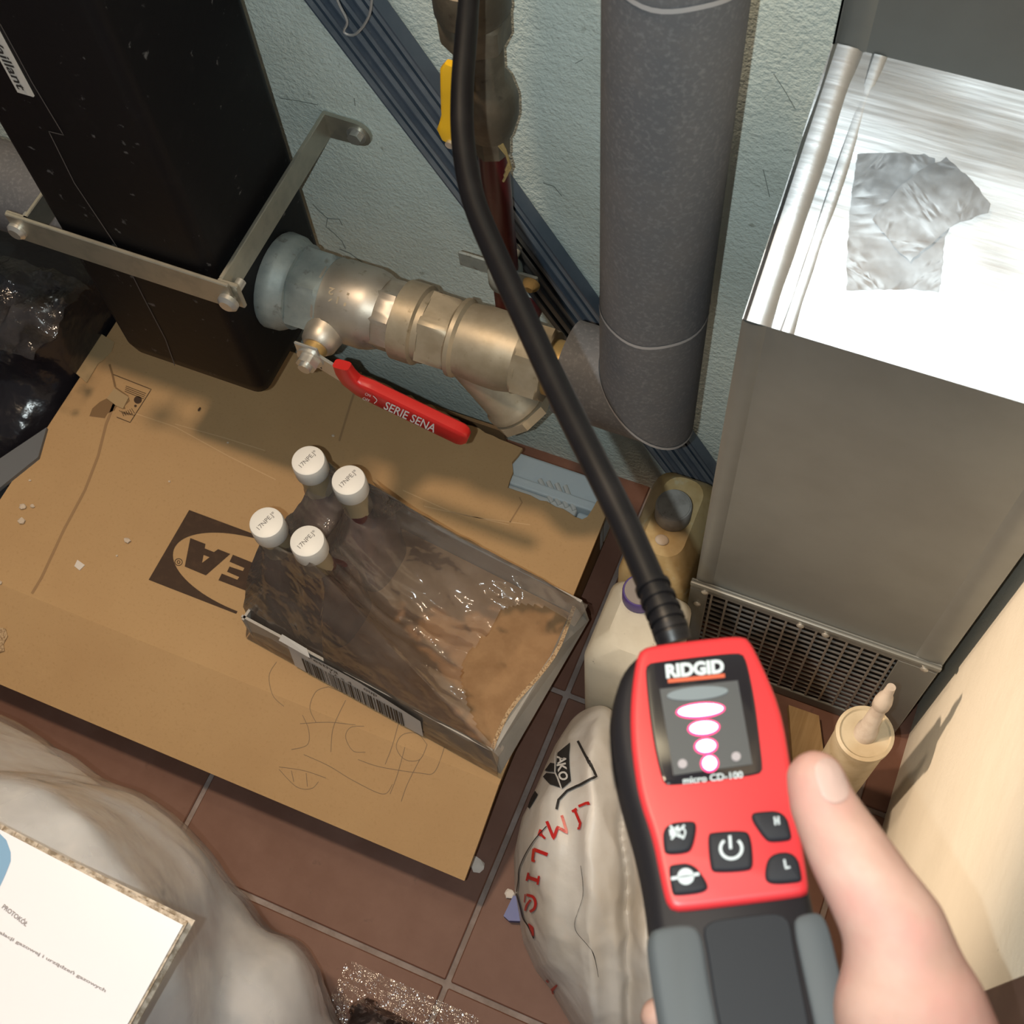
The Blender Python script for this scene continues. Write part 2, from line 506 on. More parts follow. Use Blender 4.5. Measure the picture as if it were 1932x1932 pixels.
def remesh(mb, voxel, smooth_it=6, smooth_f=0.5):
    """one continuous skin around overlapping solids"""
    me = bpy.data.meshes.new('tmp'); me.from_pydata(mb.v, [], mb.f)
    o = bpy.data.objects.new('tmp', me); COL.objects.link(o)
    md = o.modifiers.new('r', 'REMESH'); md.mode = 'VOXEL'; md.voxel_size = voxel
    sm = o.modifiers.new('s', 'SMOOTH'); sm.factor = smooth_f; sm.iterations = smooth_it
    dg = bpy.context.evaluated_depsgraph_get()
    out = bpy.data.meshes.new_from_object(o.evaluated_get(dg))
    r = MB(); r.v = [tuple(q.co) for q in out.vertices]; r.f = [tuple(p.vertices) for p in out.polygons]
    bpy.data.objects.remove(o); bpy.data.meshes.remove(me); bpy.data.meshes.remove(out)
    return r


def ball(mb, c, r, n=14, sc=(1, 1, 1)):
    bm = bmesh.new(); bmesh.ops.create_uvsphere(bm, u_segments=n * 2, v_segments=n, radius=1.0)
    for q in bm.verts:
        q.co = Vector((c[0] + q.co.x * r * sc[0], c[1] + q.co.y * r * sc[1], c[2] + q.co.z * r * sc[2]))
    return mb.bm(bm)


def capsule(mb, a, b, ra, rb):
    """tapered capsule as a closed solid"""
    a = np.array(a, float); b = np.array(b, float)
    n = 8
    pts = []; rs = []
    t = (b - a); L = np.linalg.norm(t); t = t / L
    for k in range(n):
        th = math.pi / 2 * (1 - k / n)
        pts.append(a - t * ra * math.sin(th)); rs.append(max(ra * math.cos(th), 1e-5))
    for k in range(n + 1):
        th = math.pi / 2 * k / n
        pts.append(b + t * rb * math.sin(th)); rs.append(max(rb * math.cos(th), 1e-5))
    return mb.tube(pts, rs, n=20)


def heightfield(xs, ys, fz, keep=None):
    mb = MB()
    nx, ny = len(xs), len(ys)
    mb.v = [(x, y, fz(x, y)) for y in ys for x in xs]
    for j in range(ny - 1):
        for i in range(nx - 1):
            q = (j * nx + i, j * nx + i + 1, (j + 1) * nx + i + 1, (j + 1) * nx + i)
            if keep is None or keep([mb.v[k] for k in q]):
                mb.f.append(q)
    used = sorted({i for f in mb.f for i in f}); ix = {o_: n_ for n_, o_ in enumerate(used)}
    mb.v = [mb.v[i] for i in used]; mb.f = [tuple(ix[i] for i in f) for f in mb.f]
    return mb


def fbm(x, y, z, s):
    return mnoise.fractal(Vector((x * s, y * s, z * s)), 1.0, 2.0, 3)


def arr(*p):
    return np.array(p, float)


# ------------------------------------------------------------------ the room
WY = 0.69      # back wall plane
WX = 0.170     # right wall plane
fo = struct('floor', MB().box((-1.75, -0.75, -0.06), (0.30, 0.75, -0.003)), 'grout')
PIT = 0.3318
tile_me = None
for i in range(-5, 2):
    for j in range(-2, 2):
        x0 = -0.1935 + i * PIT; y0 = 0.0785 + j * PIT
        x1, y1 = x0 + PIT, y0 + PIT
        if x0 > 0.29 or x1 < -1.8: continue
        if tile_me is None:
            mb = MB().box((0.003, 0.003, -0.012), (PIT - 0.003, PIT - 0.003, 0.0), 0.0012, 1)
            t = obj('tile', mb, 'tile', fo, smooth=False, local=True)
            tile_me = t.data
        else:
            t = bpy.data.objects.new('tile', tile_me); COL.objects.link(t); t.parent = fo
        t.location = (x0, y0, 0.0)

struct('wall_back', MB().box((-1.75, WY, -0.06), (0.35, WY + 0.10, 2.6)), 'wall')
wb_ = bpy.data.objects['wall_back']
M['crackm'] = mat('hairline_crack', (0.20, 0.22, 0.20), 0.9)
wpx = lambda x, y: Py(x, y, WY - .0004)
for pl in ([(528, 185), (560, 190), (600, 198)], [(590, 385), (604, 400), (618, 412), (640, 414), (646, 425)], [(618, 412), (615, 428), (630, 440), (645, 455), (652, 470)], [(640, 470), (660, 478), (690, 500)],
           [(668, 185), (670, 200)], [(1085, 120), (1100, 112)], [(1460, 140), (1480, 170), (1500, 205)], [(1440, 320), (1446, 345), (1452, 372)], [(1025, 345), (1045, 352), (1060, 370)]):
    obj('crack', MB().strip(pl, 1.3, wpx), 'crackm', wb_, smooth=False)
struct('wall_right', MB().box((WX, 0.150, -0.06), (WX + 0.10, WY + 0.05, 2.6)), 'wall_r')
jm = MB().box((WX - 0.006, 0.02, -0.003), (WX + 0.10, 0.150, 2.1), 0.003)
struct('trim_1', jm, 'brown')

# ------------------------------------------------------------------ big flat cardboard box
ZB = 0.120
YH, MH = 0.262, 0.47      # hinge line of the sagging front flap and its slope
def mbx(x, y, lift=0.0004):
    p = Pz(x, y, ZB + lift)
    if p[1] >= YH: return p
    d = ray(x, y)
    k = (ZB + lift - CAM[2] - MH * (YH - CAM[1])) / (d[2] - MH * d[1])
    return CAM + d * k
box = thing('cardboard_box', 'large flat brown cardboard box with black oval logo, lying on floor tiles', 'box', (-0.53, 0.40, 0))
outline = []
rng = random.Random(3)
# back edge, torn, left to right
bl = Pz(215, 545, ZB); outline.append((-0.86, 0.648))
for k, (x, y) in enumerate([(-0.80, 0.649), (-0.74, 0.648), (-0.68, 0.650), (-0.62, 0.648), (-0.575, 0.650), (-0.555, 0.646)]):
    outline.append((x, y))
pb = Pz(676, 700, ZB); pe = Pz(955, 836, ZB)
for k in range(1, 22):
    t = k / 22
    outline.append((pb[0] + (pe[0] - pb[0]) * t, pb[1] + (pe[1] - pb[1]) * t + rng.uniform(-.0025, .0025)))
for p in [(962, 836), (986, 846), (978, 858), (966, 872), (968, 890), (962, 905), (958, 920), (975, 926), (1000, 934), (1018, 944), (1032, 946), (1048, 956),
          (1062, 960), (1072, 966), (1085, 975), (1098, 980), (1108, 975), (1118, 960), (1126, 945), (1140, 940)]:
    q = Pz(*p, ZB); outline.append((q[0], q[1]))
br = Pz(1160, 930, ZB)
outline.append((br[0], br[1]))
for p in [(1128, 1010), (1075, 1140), (1010, 1310)]:
    q = Pz(*p, ZB); outline.append((q[0], q[1]))
hq = (-0.2045, YH)
outline.append(hq); outline.append((-0.86, YH))
fl_ = mbx(9, 1295, 0.0); fr_ = mbx(876, 1662, 0.0)
top = MB().prism([(x, y, ZB) for x, y in outline], (0, 0, -0.005))
obj('top_panel', top, 'card', box, smooth=False)
fq = [(-0.86, YH, ZB), (hq[0], YH, ZB), mbx(905, 1583, 0.0), tuple(fr_), tuple(fl_), (-0.86, fl_[1], ZB + MH * (fl_[1] - YH))]
obj('front_flap', MB().prism(fq, (0, .002, -.0046)), 'card', box, smooth=False)
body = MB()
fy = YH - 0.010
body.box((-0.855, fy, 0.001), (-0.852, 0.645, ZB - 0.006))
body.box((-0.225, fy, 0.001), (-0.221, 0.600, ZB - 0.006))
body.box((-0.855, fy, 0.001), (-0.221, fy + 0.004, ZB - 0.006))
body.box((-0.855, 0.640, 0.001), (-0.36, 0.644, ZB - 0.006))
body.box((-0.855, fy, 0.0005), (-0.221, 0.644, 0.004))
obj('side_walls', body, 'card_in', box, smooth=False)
# fold shading painted as flat darker and lighter strips on the top
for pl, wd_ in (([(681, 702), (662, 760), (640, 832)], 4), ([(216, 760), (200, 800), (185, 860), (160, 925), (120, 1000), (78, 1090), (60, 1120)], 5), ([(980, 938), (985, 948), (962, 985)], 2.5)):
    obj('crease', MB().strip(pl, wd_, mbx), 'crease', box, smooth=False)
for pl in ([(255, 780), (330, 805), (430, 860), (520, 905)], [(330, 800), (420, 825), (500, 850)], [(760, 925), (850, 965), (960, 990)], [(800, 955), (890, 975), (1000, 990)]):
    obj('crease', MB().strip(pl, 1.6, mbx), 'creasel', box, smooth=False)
# printed logo: rectangle with an oval cut out, letters A and E upside down
def zpx(x, y, s=0.13975, ox=250, oy=920):
    return (ox + x * s, oy + y * s)
ink = MB()
tl = Pz(*zpx(770, 305), ZB); bl2 = Pz(*zpx(215, 1245), ZB)
hgt = tl[1] - bl2[1]; x0 = (tl[0] + bl2[0]) / 2; y0 = bl2[1]
ecx, ecy = x0 + hgt * 1.20, y0 + hgt * 0.5
ea, eb = hgt * 1.20 * 0.93, hgt * 0.5 * 0.93
N = 40
inner = []; outer = []
for k in range(N + 1):
    a = math.radians(90 + 180 * k / N)
    ix_, iy_ = ecx + ea * math.cos(a), ecy + eb * math.sin(a)
    inner.append((ix_, iy_, ZB + .0004))
for k in range(N + 1):
    a = 90 + 180 * k / N
    # point on the rectangle's left half, matched by parameter
    t = k / N
    if t < 0.40: p = (ecx + (x0 - ecx) * t / 0.40, y0 + hgt)
    elif t < 0.60: p = (x0, y0 + hgt * (1 - (t - 0.40) / 0.20))
    else: p = (x0 + (ecx - x0) * (t - 0.60) / 0.40, y0)
    outer.append((p[0], p[1], ZB + .0004))
ink.add(inner + outer, [(k, k + 1, k + 2 + N, k + 1 + N) for k in range(N)])
A = [(780, 680), (985, 760), (975, 820), (1100, 870), (1155, 830), (1320, 895), (990, 1185), (705, 1065)]
E_ = [(1355, 905), (1640, 1020), (1555, 1400), (1160, 1250), (1205, 1160), (1415, 1243), (1440, 1207), (1275, 1135), (1310, 1065), (1490, 1125), (1510, 1085), (1310, 1000)]
ink.poly([mbx(*zpx(*p)) for p in A])
ink.poly([mbx(*zpx(*p)) for p in E_])
ring = [(622 + 50 * math.cos(a), 1005 + 46 * math.sin(a)) for a in np.linspace(0, 2 * math.pi, 20)]
ink.strip([zpx(*p) for p in ring], 1.4, mbx, 2)
ring = [(622 + 20 * math.cos(a), 1005 + 20 * math.sin(a)) for a in np.linspace(0, 2 * math.pi, 12)]
ink.strip([zpx(*p) for p in ring], 1.4, mbx, 2)
obj('printed_logo', ink, 'ink', box, smooth=False, label='black rectangle with oval and upside-down letters')
hole = MB().poly([Pz(*zpx(*p), ZB + 0.0008) for p in [(960, 910), (1040, 940), (940, 1015)]])
obj('printed_logo_gap', hole, 'card', box, smooth=False)
# small printed panel by the far left corner
def z3(x, y): return (x * 0.1812, 450 + y * 0.1812)
pr = MB()
pr.strip([z3(1180, 1415), z3(1575, 1570), z3(1355, 1915), z3(1215, 1860)], 1.4, mbx)
for k in range(4):
    pr.strip([z3(1310 - 4 * k, 1535 + 18 * k), z3(1520 - 8 * k, 1615 + 18 * k)], 1.2, mbx)
for k in range(6):
    pr.strip([z3(1270 + 20 * k, 1810 - 8 * k), z3(1290 + 22 * k, 1850 - 6 * k)], 1.1, mbx)
    pr.strip([z3(1240 + 24 * k, 1790 + 6 * k), z3(1300 + 20 * k, 1830 + 3 * k)], 0.9, mbx)
pr.poly([mbx(*z3(1435 + 42 * math.cos(a), 1680 + 40 * math.sin(a))) for a in np.linspace(0, 2 * math.pi, 18)[:-1]])
pr.poly([mbx(*z3(1410 + 14 * math.cos(a), 1743 + 14 * math.sin(a))) for a in np.linspace(0, 2 * math.pi, 10)[:-1]])
obj('printed_panel', pr, 'ink', box, smooth=False)
# torn patch of tape beside it
tp = MB().prism([Pz(*z3(*p), ZB + .002) for p in [(940, 985), (1010, 965), (1190, 1080), (1160, 1180), (1075, 1260), (1020, 1300), (900, 1500), (720, 1340)]], (0, 0, -.0015))
obj('packing_tape', tp, 'tapec', box, smooth=False, label='torn strip of tan packing tape')
tp = MB().prism([Pz(*z3(*p), ZB + .0022) for p in [(1190, 1560), (1340, 1650), (1280, 1770), (1210, 1740), (1110, 1665)]], (0, 0, -.0015))
obj('packing_tape', tp, 'tapec', box, smooth=False)
ht = MB().poly([mbx(*z3(*p)) for p in [(1110, 1665), (1215, 1745), (1190, 1790), (1120, 1820), (1090, 1870), (930, 1850), (960, 1770), (1040, 1700)]])
ht.strip([z3(1140, 1310), z3(1170, 1410), z3(1200, 1545)], 4, mbx)
ht.strip([z3(1200, 1550), z3(1330, 1640), z3(1345, 1690), z3(1290, 1740), z3(1300, 1775)], 2.5, mbx)
obj('torn_layer', ht, 'card_in', box, smooth=False)
# pencil doodle near the front
def z7(x, y): return (540 + x * 0.16563, 1170 + y * 0.16563)
def z6(x, y): return (x * 0.4658, 1200 + y * 0.4658)
pc = MB()
def curve(pts, n=8):
    p = [np.array(q, float) for q in pts]; out = []
    for i in range(len(p) - 1):
        a, b = p[i], p[i + 1]
        m0 = (p[i + 1] - p[max(0, i - 1)]) / 2; m1 = (p[min(len(p) - 1, i + 2)] - p[i]) / 2
        for k in range(n):
            t = k / n
            out.append((2 * t**3 - 3 * t**2 + 1) * a + (t**3 - 2 * t**2 + t) * m0 + (-2 * t**3 + 3 * t**2) * b + (t**3 - t**2) * m1)
    out.append(p[-1]); return [tuple(q) for q in out]
for pl in ([(1120, 105), (1090, 160), (1105, 240), (1150, 285)], [(1330, 205), (1280, 225), (1255, 290), (1280, 350)], [(1330, 205), (1420, 240), (1500, 260)],
           [(1400, 260), (1350, 370), (1340, 470)], [(1215, 355), (1290, 350), (1350, 350), (1440, 360)], [(1225, 320), (1250, 380), (1245, 440), (1180, 460)],
           [(1475, 365), (1420, 370), (1400, 410), (1430, 465), (1480, 470)], [(1620, 330), (1590, 440), (1560, 520)], [(1730, 440), (1690, 395), (1630, 400), (1605, 450), (1640, 500), (1700, 500), (1730, 440)],
           [(1640, 450), (1610, 560), (1580, 640)], [(1700, 500), (1650, 600), (1625, 670)], [(1800, 450), (1760, 550), (1700, 555), (1540, 530), (1450, 500)],
           [(1130, 530), (1230, 545), (1320, 575)], [(1130, 540), (1200, 610), (1260, 618), (1290, 590)], [(1180, 545), (1190, 590)], [(1240, 555), (1245, 610)], [(1230, 480), (1330, 525), (1430, 585), (1550, 640), (1590, 600)]):
    pc.strip([z6(*q) for q in curve(pl)], 1.1, mbx, 4)
obj('pencil_drawing', pc, 'pencil', box, smooth=False, label='faint pencil doodle')

# grey polystyrene insert that shows through the torn corner of the box
ps = thing('polystyrene_insert', 'pale blue-grey moulded insert showing through the torn corner of the cardboard box', 'packaging', (-0.30, 0.60, 0.006))
a = Pz(980, 850, .112); b = Pz(1140, 905, .112)
obj('ledge', MB().box((a[0] - .03, a[1] - .030, .006), (b[0] + .01, a[1] + .004, .100), .003), 'foamw', ps, smooth=False)
obj('ledge', MB().box((a[0] - .03, a[1] - .040, .006), (b[0] + .01, a[1] - .028, .107), .002), 'foamw', ps, smooth=False)
obj('panel', MB().box((a[0] - .03, a[1] - .105, .006), (Pz(1092, 950, .11)[0], a[1] - .040, .104), .003), 'foamg', ps, smooth=False)
obj('corner_block', MB().box((Pz(1094, 950, .11)[0], a[1] - .105, .006), (b[0] + .004, a[1] - .042, .100), .003), 'foamw', ps, smooth=False)
for k in range(4):
    p = [Pz(1018 + 16 * k, 905 + 4 * k, .104), Pz(1042 + 14 * k, 948 + 5 * k, .104)]
    obj('rib', MB().tube([p[0], p[1]], .0028, 8), 'foamg', ps)

# ------------------------------------------------------------------ black insulated header column
CX0, CX1, CY0, CY1, CZ0 = -0.697, -0.537, 0.490, 0.640, 0.300
col = thing('hydraulic_header', 'tall black insulated boiler header casing with white name sticker, strapped to back wall', 'header', ((CX0 + CX1) / 2, .565, CZ0))
def rrect(x0, x1, y0, y1, r, n=5):
    P = []
    for cx, cy, a0 in ((x1 - r, y1 - r, 0), (x0 + r, y1 - r, 90), (x0 + r, y0 + r, 180), (x1 - r, y0 + r, 270)):
        for k in range(n + 1):
            a = math.radians(a0 + 90 * k / n)
            P.append((cx + r * math.cos(a), cy + r * math.sin(a)))
    return P
mb = MB()
rings = []
for z, ins in ((CZ0, 0.020), (CZ0 + .005, 0.010), (CZ0 + .014, 0.003), (CZ0 + .03, 0.0), (0.70, 0.0), (1.28, 0.0)):
    rings.append([(x, y, z) for x, y in rrect(CX0 + ins, CX1 - ins, CY0 + ins, CY1 - ins, 0.012)])
n = len(rings[0])
V = [p for r in rings for p in r]
F = [(i * n + k, i * n + (k + 1) % n, (i + 1) * n + (k + 1) % n, (i + 1) * n + k) for i in range(len(rings) - 1) for k in range(n)]
F.append(tuple(reversed(range(n)))); F.append(tuple(range((len(rings) - 1) * n, len(rings) * n)))
obj('casing', MB().add(V, F), 'black', col)
fr = lambda x, y: Py(x, y, CY0 - 0.0006)
sm = MB()
sm.strip([(0, 45), (60, 155), (120, 255), (92, 248), (140, 345), (230, 480), (270, 560), (312, 640), (330, 690)], 1.6, fr)
obj('shell_seam', sm, 'scratch', col, smooth=False)
st = MB()
sq = [fr(-40, -5), fr(6, 75), fr(67, 181), fr(36, 174)]
sq = [fr(-45, 20), fr(6, 76), fr(66, 181), fr(35, 174)]
# sticker: a real rectangle on the front face, reading downwards
sx1 = (fr(6, 76)[0] + fr(66, 181)[0]) / 2; sx0 = fr(35, 174)[0]
sz0 = (fr(66, 181)[2] + fr(35, 174)[2]) / 2
st.box((sx0, CY0 - .0015, sz0), (sx1, CY0 + .001, sz0 + .100))
lab = obj('name_sticker', st, 'sticker', col, smooth=False, label='white sticker with black lettering')
lt = MB()
mpst = lambda x, y: (sx1 - (0.5 + y) * 1.0 * (sx1 - sx0), CY0 - .002, sz0 + x)
cxm = (sx0 + sx1) / 2; hw = (sx1 - sx0)
def mst(u, v):   # u along the text (downwards = -z), v up in text = +x
    return (cxm + v, CY0 - .002, sz0 + 0.059 - u)
v, f = text2d('Vaillant', 1.0, 0.02)
lo, hi = v.min(0), v.max(0); v = (v - (lo + hi) / 2) / (hi - lo) * np.array([0.0525, hw * 0.60])
lt.add([mst(x + 0.028, y) for x, y in v], f)
v, f = text2d('e', 1.0, 0.03); lo, hi = v.min(0), v.max(0); v = (v - (lo + hi) / 2) / (hi - lo) * np.array([0.008, hw * 0.5])
lt.add([mst(x - 0.004, y) for x, y in v], f)
obj('lettering', lt, 'printk', lab, smooth=False)

# ------------------------------------------------------------------ strap bracket
BZ0, BZ1 = 0.482, 0.512
BXR, BXL, BYF = -0.531, -0.742, 0.486
bk = thing('strap_bracket', 'pale zinc flat-bar bracket clamping the black header to the wall', 'bracket', (-0.53, 0.66, BZ0))
obj('front_bar', MB().box((BXL, BYF - .004, BZ0), (BXR + .014, BYF, BZ1 + .004), .0008, 1), 'zincstrip', bk, smooth=False)
obj('side_bar', MB().box((BXR, BYF + .0045, BZ0), (BXR + .004, WY - .001, BZ1), .0008, 1), 'zincstrip', bk, smooth=False)
foot = [(BXR + .004 + .044 - .014 + .014 * math.cos(a), WY - .005, (BZ0 + BZ1) / 2 + .014 * math.sin(a)) for a in np.linspace(-math.pi / 2, math.pi / 2, 9)]
foot = [(BXR + .001, WY - .005, BZ0)] + foot + [(BXR + .001, WY - .005, BZ1)]
obj('wall_foot', MB().prism(foot, (0, .004, 0)), 'zincstrip', bk, smooth=False)
obj('bolt', MB().lathe([(0, .0095), (.002, .0095), (.002, .007, 6), (.007, .007, 6)], (BXR + .034, WY - .005, (BZ0 + BZ1) / 2), (0, -1, 0)), 'bolt', bk)
obj('bent_tab', MB().box((BXR, BYF, BZ0), (BXR + .020, BYF + .0045, BZ1), .0008, 1), 'zincstrip', bk, smooth=False)
obj('bolt', MB().lathe([(-.022, .0045), (0, .0045), (0, .0095), (.004, .0095), (.007, .006)], (BXR + .010, BYF - .004, BZ0 + .012), (0, -1, 0)), 'bolt', bk)
obj('side_bar', MB().box((BXL + .014, BYF + .0005, BZ0), (BXL + .018, CY1, BZ1), .0008, 1), 'zincstrip', bk, smooth=False)
obj('bent_tab', MB().box((BXL - .004, BYF, BZ0), (BXL + .018, BYF + .004, BZ1), .0008, 1), 'zincstrip', bk, smooth=False)
obj('bolt', MB().lathe([(-.018, .0045), (0, .0045), (0, .009), (.003, .009), (.006, .006)], (BXL + .006, BYF - .004, (BZ0 + BZ1) / 2), (0, -1, 0)), 'bolt', bk)

# ------------------------------------------------------------------ ball valve, strainer, pipe
AY, AZ = 0.565, 0.412
vl = thing('ball_valve', 'nickel-plated ball valve with red lever, screwed into the black header', 'valve', (-0.48, AY, AZ))
obj('collar', MB().lathe([(0, .044), (.004, .0465), (.016, .0455), (.024, .041), (.028, .041)], (CX1 - .002, AY, AZ), (1, 0, 0)), 'zinc', vl)
obj('hex_bush', MB().lathe([(0, .040, 6), (.003, .0425, 6), (.030, .0425, 6), (.033, .038)], (CX1 + .025, AY, AZ), (1, 0, 0), 48), 'zinc', vl)
obj('body', MB().lathe([(0, .034), (.002, .0375), (.012, .0375), (.014, .0385), (.045, .0385), (.052, .037), (.060, .0335)], (CX1 + .052, AY, AZ), (1, 0, 0), 48), 'nickel', vl)
obj('hex_end', MB().lathe([(0, .033, 8), (.002, .0345, 8), (.020, .0345, 8), (.022, .031)], (CX1 + .108, AY, AZ), (1, 0, 0), 48), 'nickel', vl)
sx_ = CX1 + .066
obj('stem_boss', MB().lathe([(0, .020), (.012, .018), (.020, .0165), (.024, .013)], (sx_, AY - .030, AZ - .004), (0, -1, 0)), 'nickel', vl)
obj('stem', MB().lathe([(0, .011), (.012, .011)], (sx_, AY - .052, AZ - .004), (0, -1, 0)), 'brass2', vl)
lvY = AY - .064
mm = MB()
v, f = text2d('1½', 1.0, 0.01); lo, hi = v.min(0), v.max(0); v = (v - (lo + hi) / 2) / (hi - lo) * np.array([0.020, 0.013])
for kk in (0,):
    pts = []
    for x, y in v:
        aa = math.radians(62) - (y) / 0.0385
        pts.append((CX1 + .078 - x, AY - .0388 * math.cos(aa), AZ + .0388 * math.sin(aa)))
    mm.add(pts, f)
obj('size_mark', mm, 'brass', vl, smooth=False)
# lever: steel plate from the stem, then red grip
G0 = Py(628, 655, lvY); G1 = Py(668, 722, lvY); G2 = Py(884, 826, lvY)
S0 = arr(sx_, lvY, AZ - .004)
lev = MB().box((sx_ - .014, lvY - .0015, AZ - .019), (sx_ + .010, lvY + .0015, AZ + .013), .001, 1)
def bar2(mb, a, b, wid, th):
    a = np.array(a, float); b = np.array(b, float); t = (b - a) / np.linalg.norm(b - a)
    nrm = np.array([0, 1.0, 0]); nn = np.cross(t, nrm)
    P = [a + nn * wid / 2, b + nn * wid / 2, b - nn * wid / 2, a - nn * wid / 2]
    return mb.prism([p - nrm * th / 2 for p in P], nrm * th)
bar2(lev, S0, G1 + arr(.004, 0, -.003), .020, .003)
obj('lever', lev, 'bolt', vl, smooth=False)
obj('lever_nut', MB().lathe([(0, .013), (.002, .013), (.002, .0105, 6), (.010, .0105, 6), (.010, .006), (.014, .006)], (sx_, lvY - .0015, AZ - .004), (0, -1, 0)), 'bolt', vl)
# grip as a rounded sleeve following the bend
def sleeve(path, wid, th, n=16, capr=True):
    mbq = MB(); V = []
    nrm = np.array([0, 1.0, 0])
    m = len(path)
    for i, p in enumerate(path):
        a = path[max(0, i - 1)]; b = path[min(m - 1, i + 1)]
        t = (b - a) / np.linalg.norm(b - a); nn = np.cross(t, nrm)
        sc = 1.0
        for k in range(n):
            an = 2 * math.pi * k / n
            c, s_ = math.cos(an), math.sin(an)
            e = 0.45
            V.append(p + nn * (wid[i] / 2) * math.copysign(abs(c)**e, c) + nrm * (th[i] / 2) * math.copysign(abs(s_)**e, s_))
    F = [(i * n + k, i * n + (k + 1) % n, (i + 1) * n + (k + 1) % n, (i + 1) * n + k) for i in range(m - 1) for k in range(n)]
    F.append(tuple(reversed(range(n)))); F.append(tuple(range((m - 1) * n, m * n)))
    return mbq.add(V, F)
path = [np.array(Py(x, y, lvY)) for x, y in ((645, 688), (652, 702), (663, 716), (680, 728), (702, 738))]
for t in np.linspace(.22, .93, 9): path.append(G1 + (G2 - G1) * t)
path += [G1 + (G2 - G1) * .97, G2]
wd = [.017, .020, .023, .0255, .027] + [.027] * 9 + [.024, .014]; th_ = [.010, .011, .012, .013, .014] + [.014] * 9 + [.012, .008]
gr = obj('lever_grip', sleeve(path, wd, th_), 'red', vl, label='red plastic grip with white lettering')
mgr = lambda x, y: Py(x, y, lvY - .0076)
tx = MB()
put_text(tx, 'SERIE SENA', mgr, 774, 787, 106, 15.5, 25.5, bold=0.012)
put_text(tx, 'ON', mgr, 694, 745, 11, 5, 22); put_text(tx, 'OFF', mgr, 691, 754, 14, 5, 22)
tx.strip(curve([(704, 747), (711, 755), (706, 761)]), 1.4, mgr, 2)
obj('lettering', tx, 'white', gr, smooth=False)

sn = thing('y_strainer', 'dull brass Y-shaped strainer between the red-lever valve and grey pipe', 'strainer', (-0.34, AY, AZ))
x0_ = CX1 + .128
obj('union_nut', MB().lathe([(0, .031), (.002, .0375), (.022, .0375), (.024, .034), (.030, .034)], (x0_, AY, AZ), (1, 0, 0), 40), 'brass', sn)
obj('hex_inlet', MB().lathe([(0, .033), (.001, .0375, 6), (.026, .0375, 6), (.030, .034)], (x0_ + .028, AY, AZ), (1, 0, 0), 48), 'brass', sn)
obj('body', MB().lathe([(0, .033), (.003, .037), (.007, .037), (.010, .034), (.030, .036), (.050, .036), (.066, .033), (.069, .033)], (x0_ + .055, AY, AZ), (1, 0, 0), 40), 'brass', sn)
obj('hex_outlet', MB().lathe([(0, .034), (.003, .0375, 6), (.026, .0375, 6), (.028, .032)], (x0_ + .120, AY, AZ), (1, 0, 0), 48), 'brass', sn)
dirb = arr(.62, -.10, -.80); dirb /= np.linalg.norm(dirb)
br_o = arr(x0_ + .070, AY - .004, AZ - .004)
obj('branch', MB().lathe([(0, .028), (.066, .0275), (.070, .030), (.076, .030), (.079, .027)], br_o, dirb, 36), 'brass', sn)
obj('branch_plug', MB().lathe([(0, .027), (.001, .031, 8), (.010, .031, 8), (.013, .024)], br_o + dirb * .079, dirb, 40), 'brass', sn)
obj('nipple', MB().lathe([(0, .026), (.022, .026)], (x0_ + .147, AY, AZ), (1, 0, 0)), 'brass2', sn)

# insulated grey pipe with mitred elbow
PX, PY, PR = -0.1706, 0.57, 0.043
pp = thing('insulated_pipe', 'thick vertical pipe in grey foam insulation, bending left to the brass strainer', 'pipe', (PX, PY, AZ - PR))
nn_ = 48
def mitre(vertical):
    V = []; ends = []
    for k in range(nn_):
        a = 2 * math.pi * k / nn_
        c, s_ = PR * math.cos(a), PR * math.sin(a)
        if vertical:   # cross-section in x,y ; mitre plane z - AZ = (PX - x)*-1 -> z = AZ + (x-PX)*-1
            V.append((PX + c, PY + s_, AZ - c))
            ends.append((PX + c, PY + s_, 1.35))
        else:          # cross-section in y,z
            V.append((PX - c, PY + s_, AZ + c))
            ends.append((x0_ + .152 + .010, PY + s_, AZ + c))
    F = [(k, (k + 1) % nn_, nn_ + (k + 1) % nn_, nn_ + k) for k in range(nn_)]
    F += [tuple(range(nn_)), tuple(reversed(range(nn_, 2 * nn_)))]
    return MB().add(V + ends, F)
obj('vertical_sleeve', mitre(True), 'foam', pp)
obj('horizontal_sleeve', mitre(False), 'foam', pp)
def ringband(z, tilt=0.0, r=PR + .0006, h=.0035):
    mbr = MB(); V = []
    for k in range(nn_):
        a = 2 * math.pi * k / nn_
        for dz in (-h / 2, h / 2):
            V.append((PX + r * math.cos(a), PY + r * math.sin(a), z + dz + tilt * math.cos(a) + .0012 * math.sin(5 * a)))
    F = [(2 * k, 2 * ((k + 1) % nn_), 2 * ((k + 1) % nn_) + 1, 2 * k + 1) for k in range(nn_)]
    return mbr.add(V, F)
zs1 = Py(1228, 660, PY - PR)[2]; zs2 = Py(1270, 24, PY - PR)[2]
obj('glued_joint', ringband(zs1), 'foamseam', pp)
obj('glued_joint', ringband(zs2), 'foamseam', pp)
mj = MB(); V = []
for k in range(nn_):
    a = 2 * math.pi * k / nn_
    c, s_ = (PR + .0007) * math.cos(a), (PR + .0007) * math.sin(a)
    V += [(PX + c, PY + s_, AZ - c - .0014), (PX + c, PY + s_, AZ - c + .0026)]
mj.add(V, [(2 * k, 2 * ((k + 1) % nn_), 2 * ((k + 1) % nn_) + 1, 2 * k + 1) for k in range(nn_)])
obj('glued_joint', mj, 'foamseam', pp)
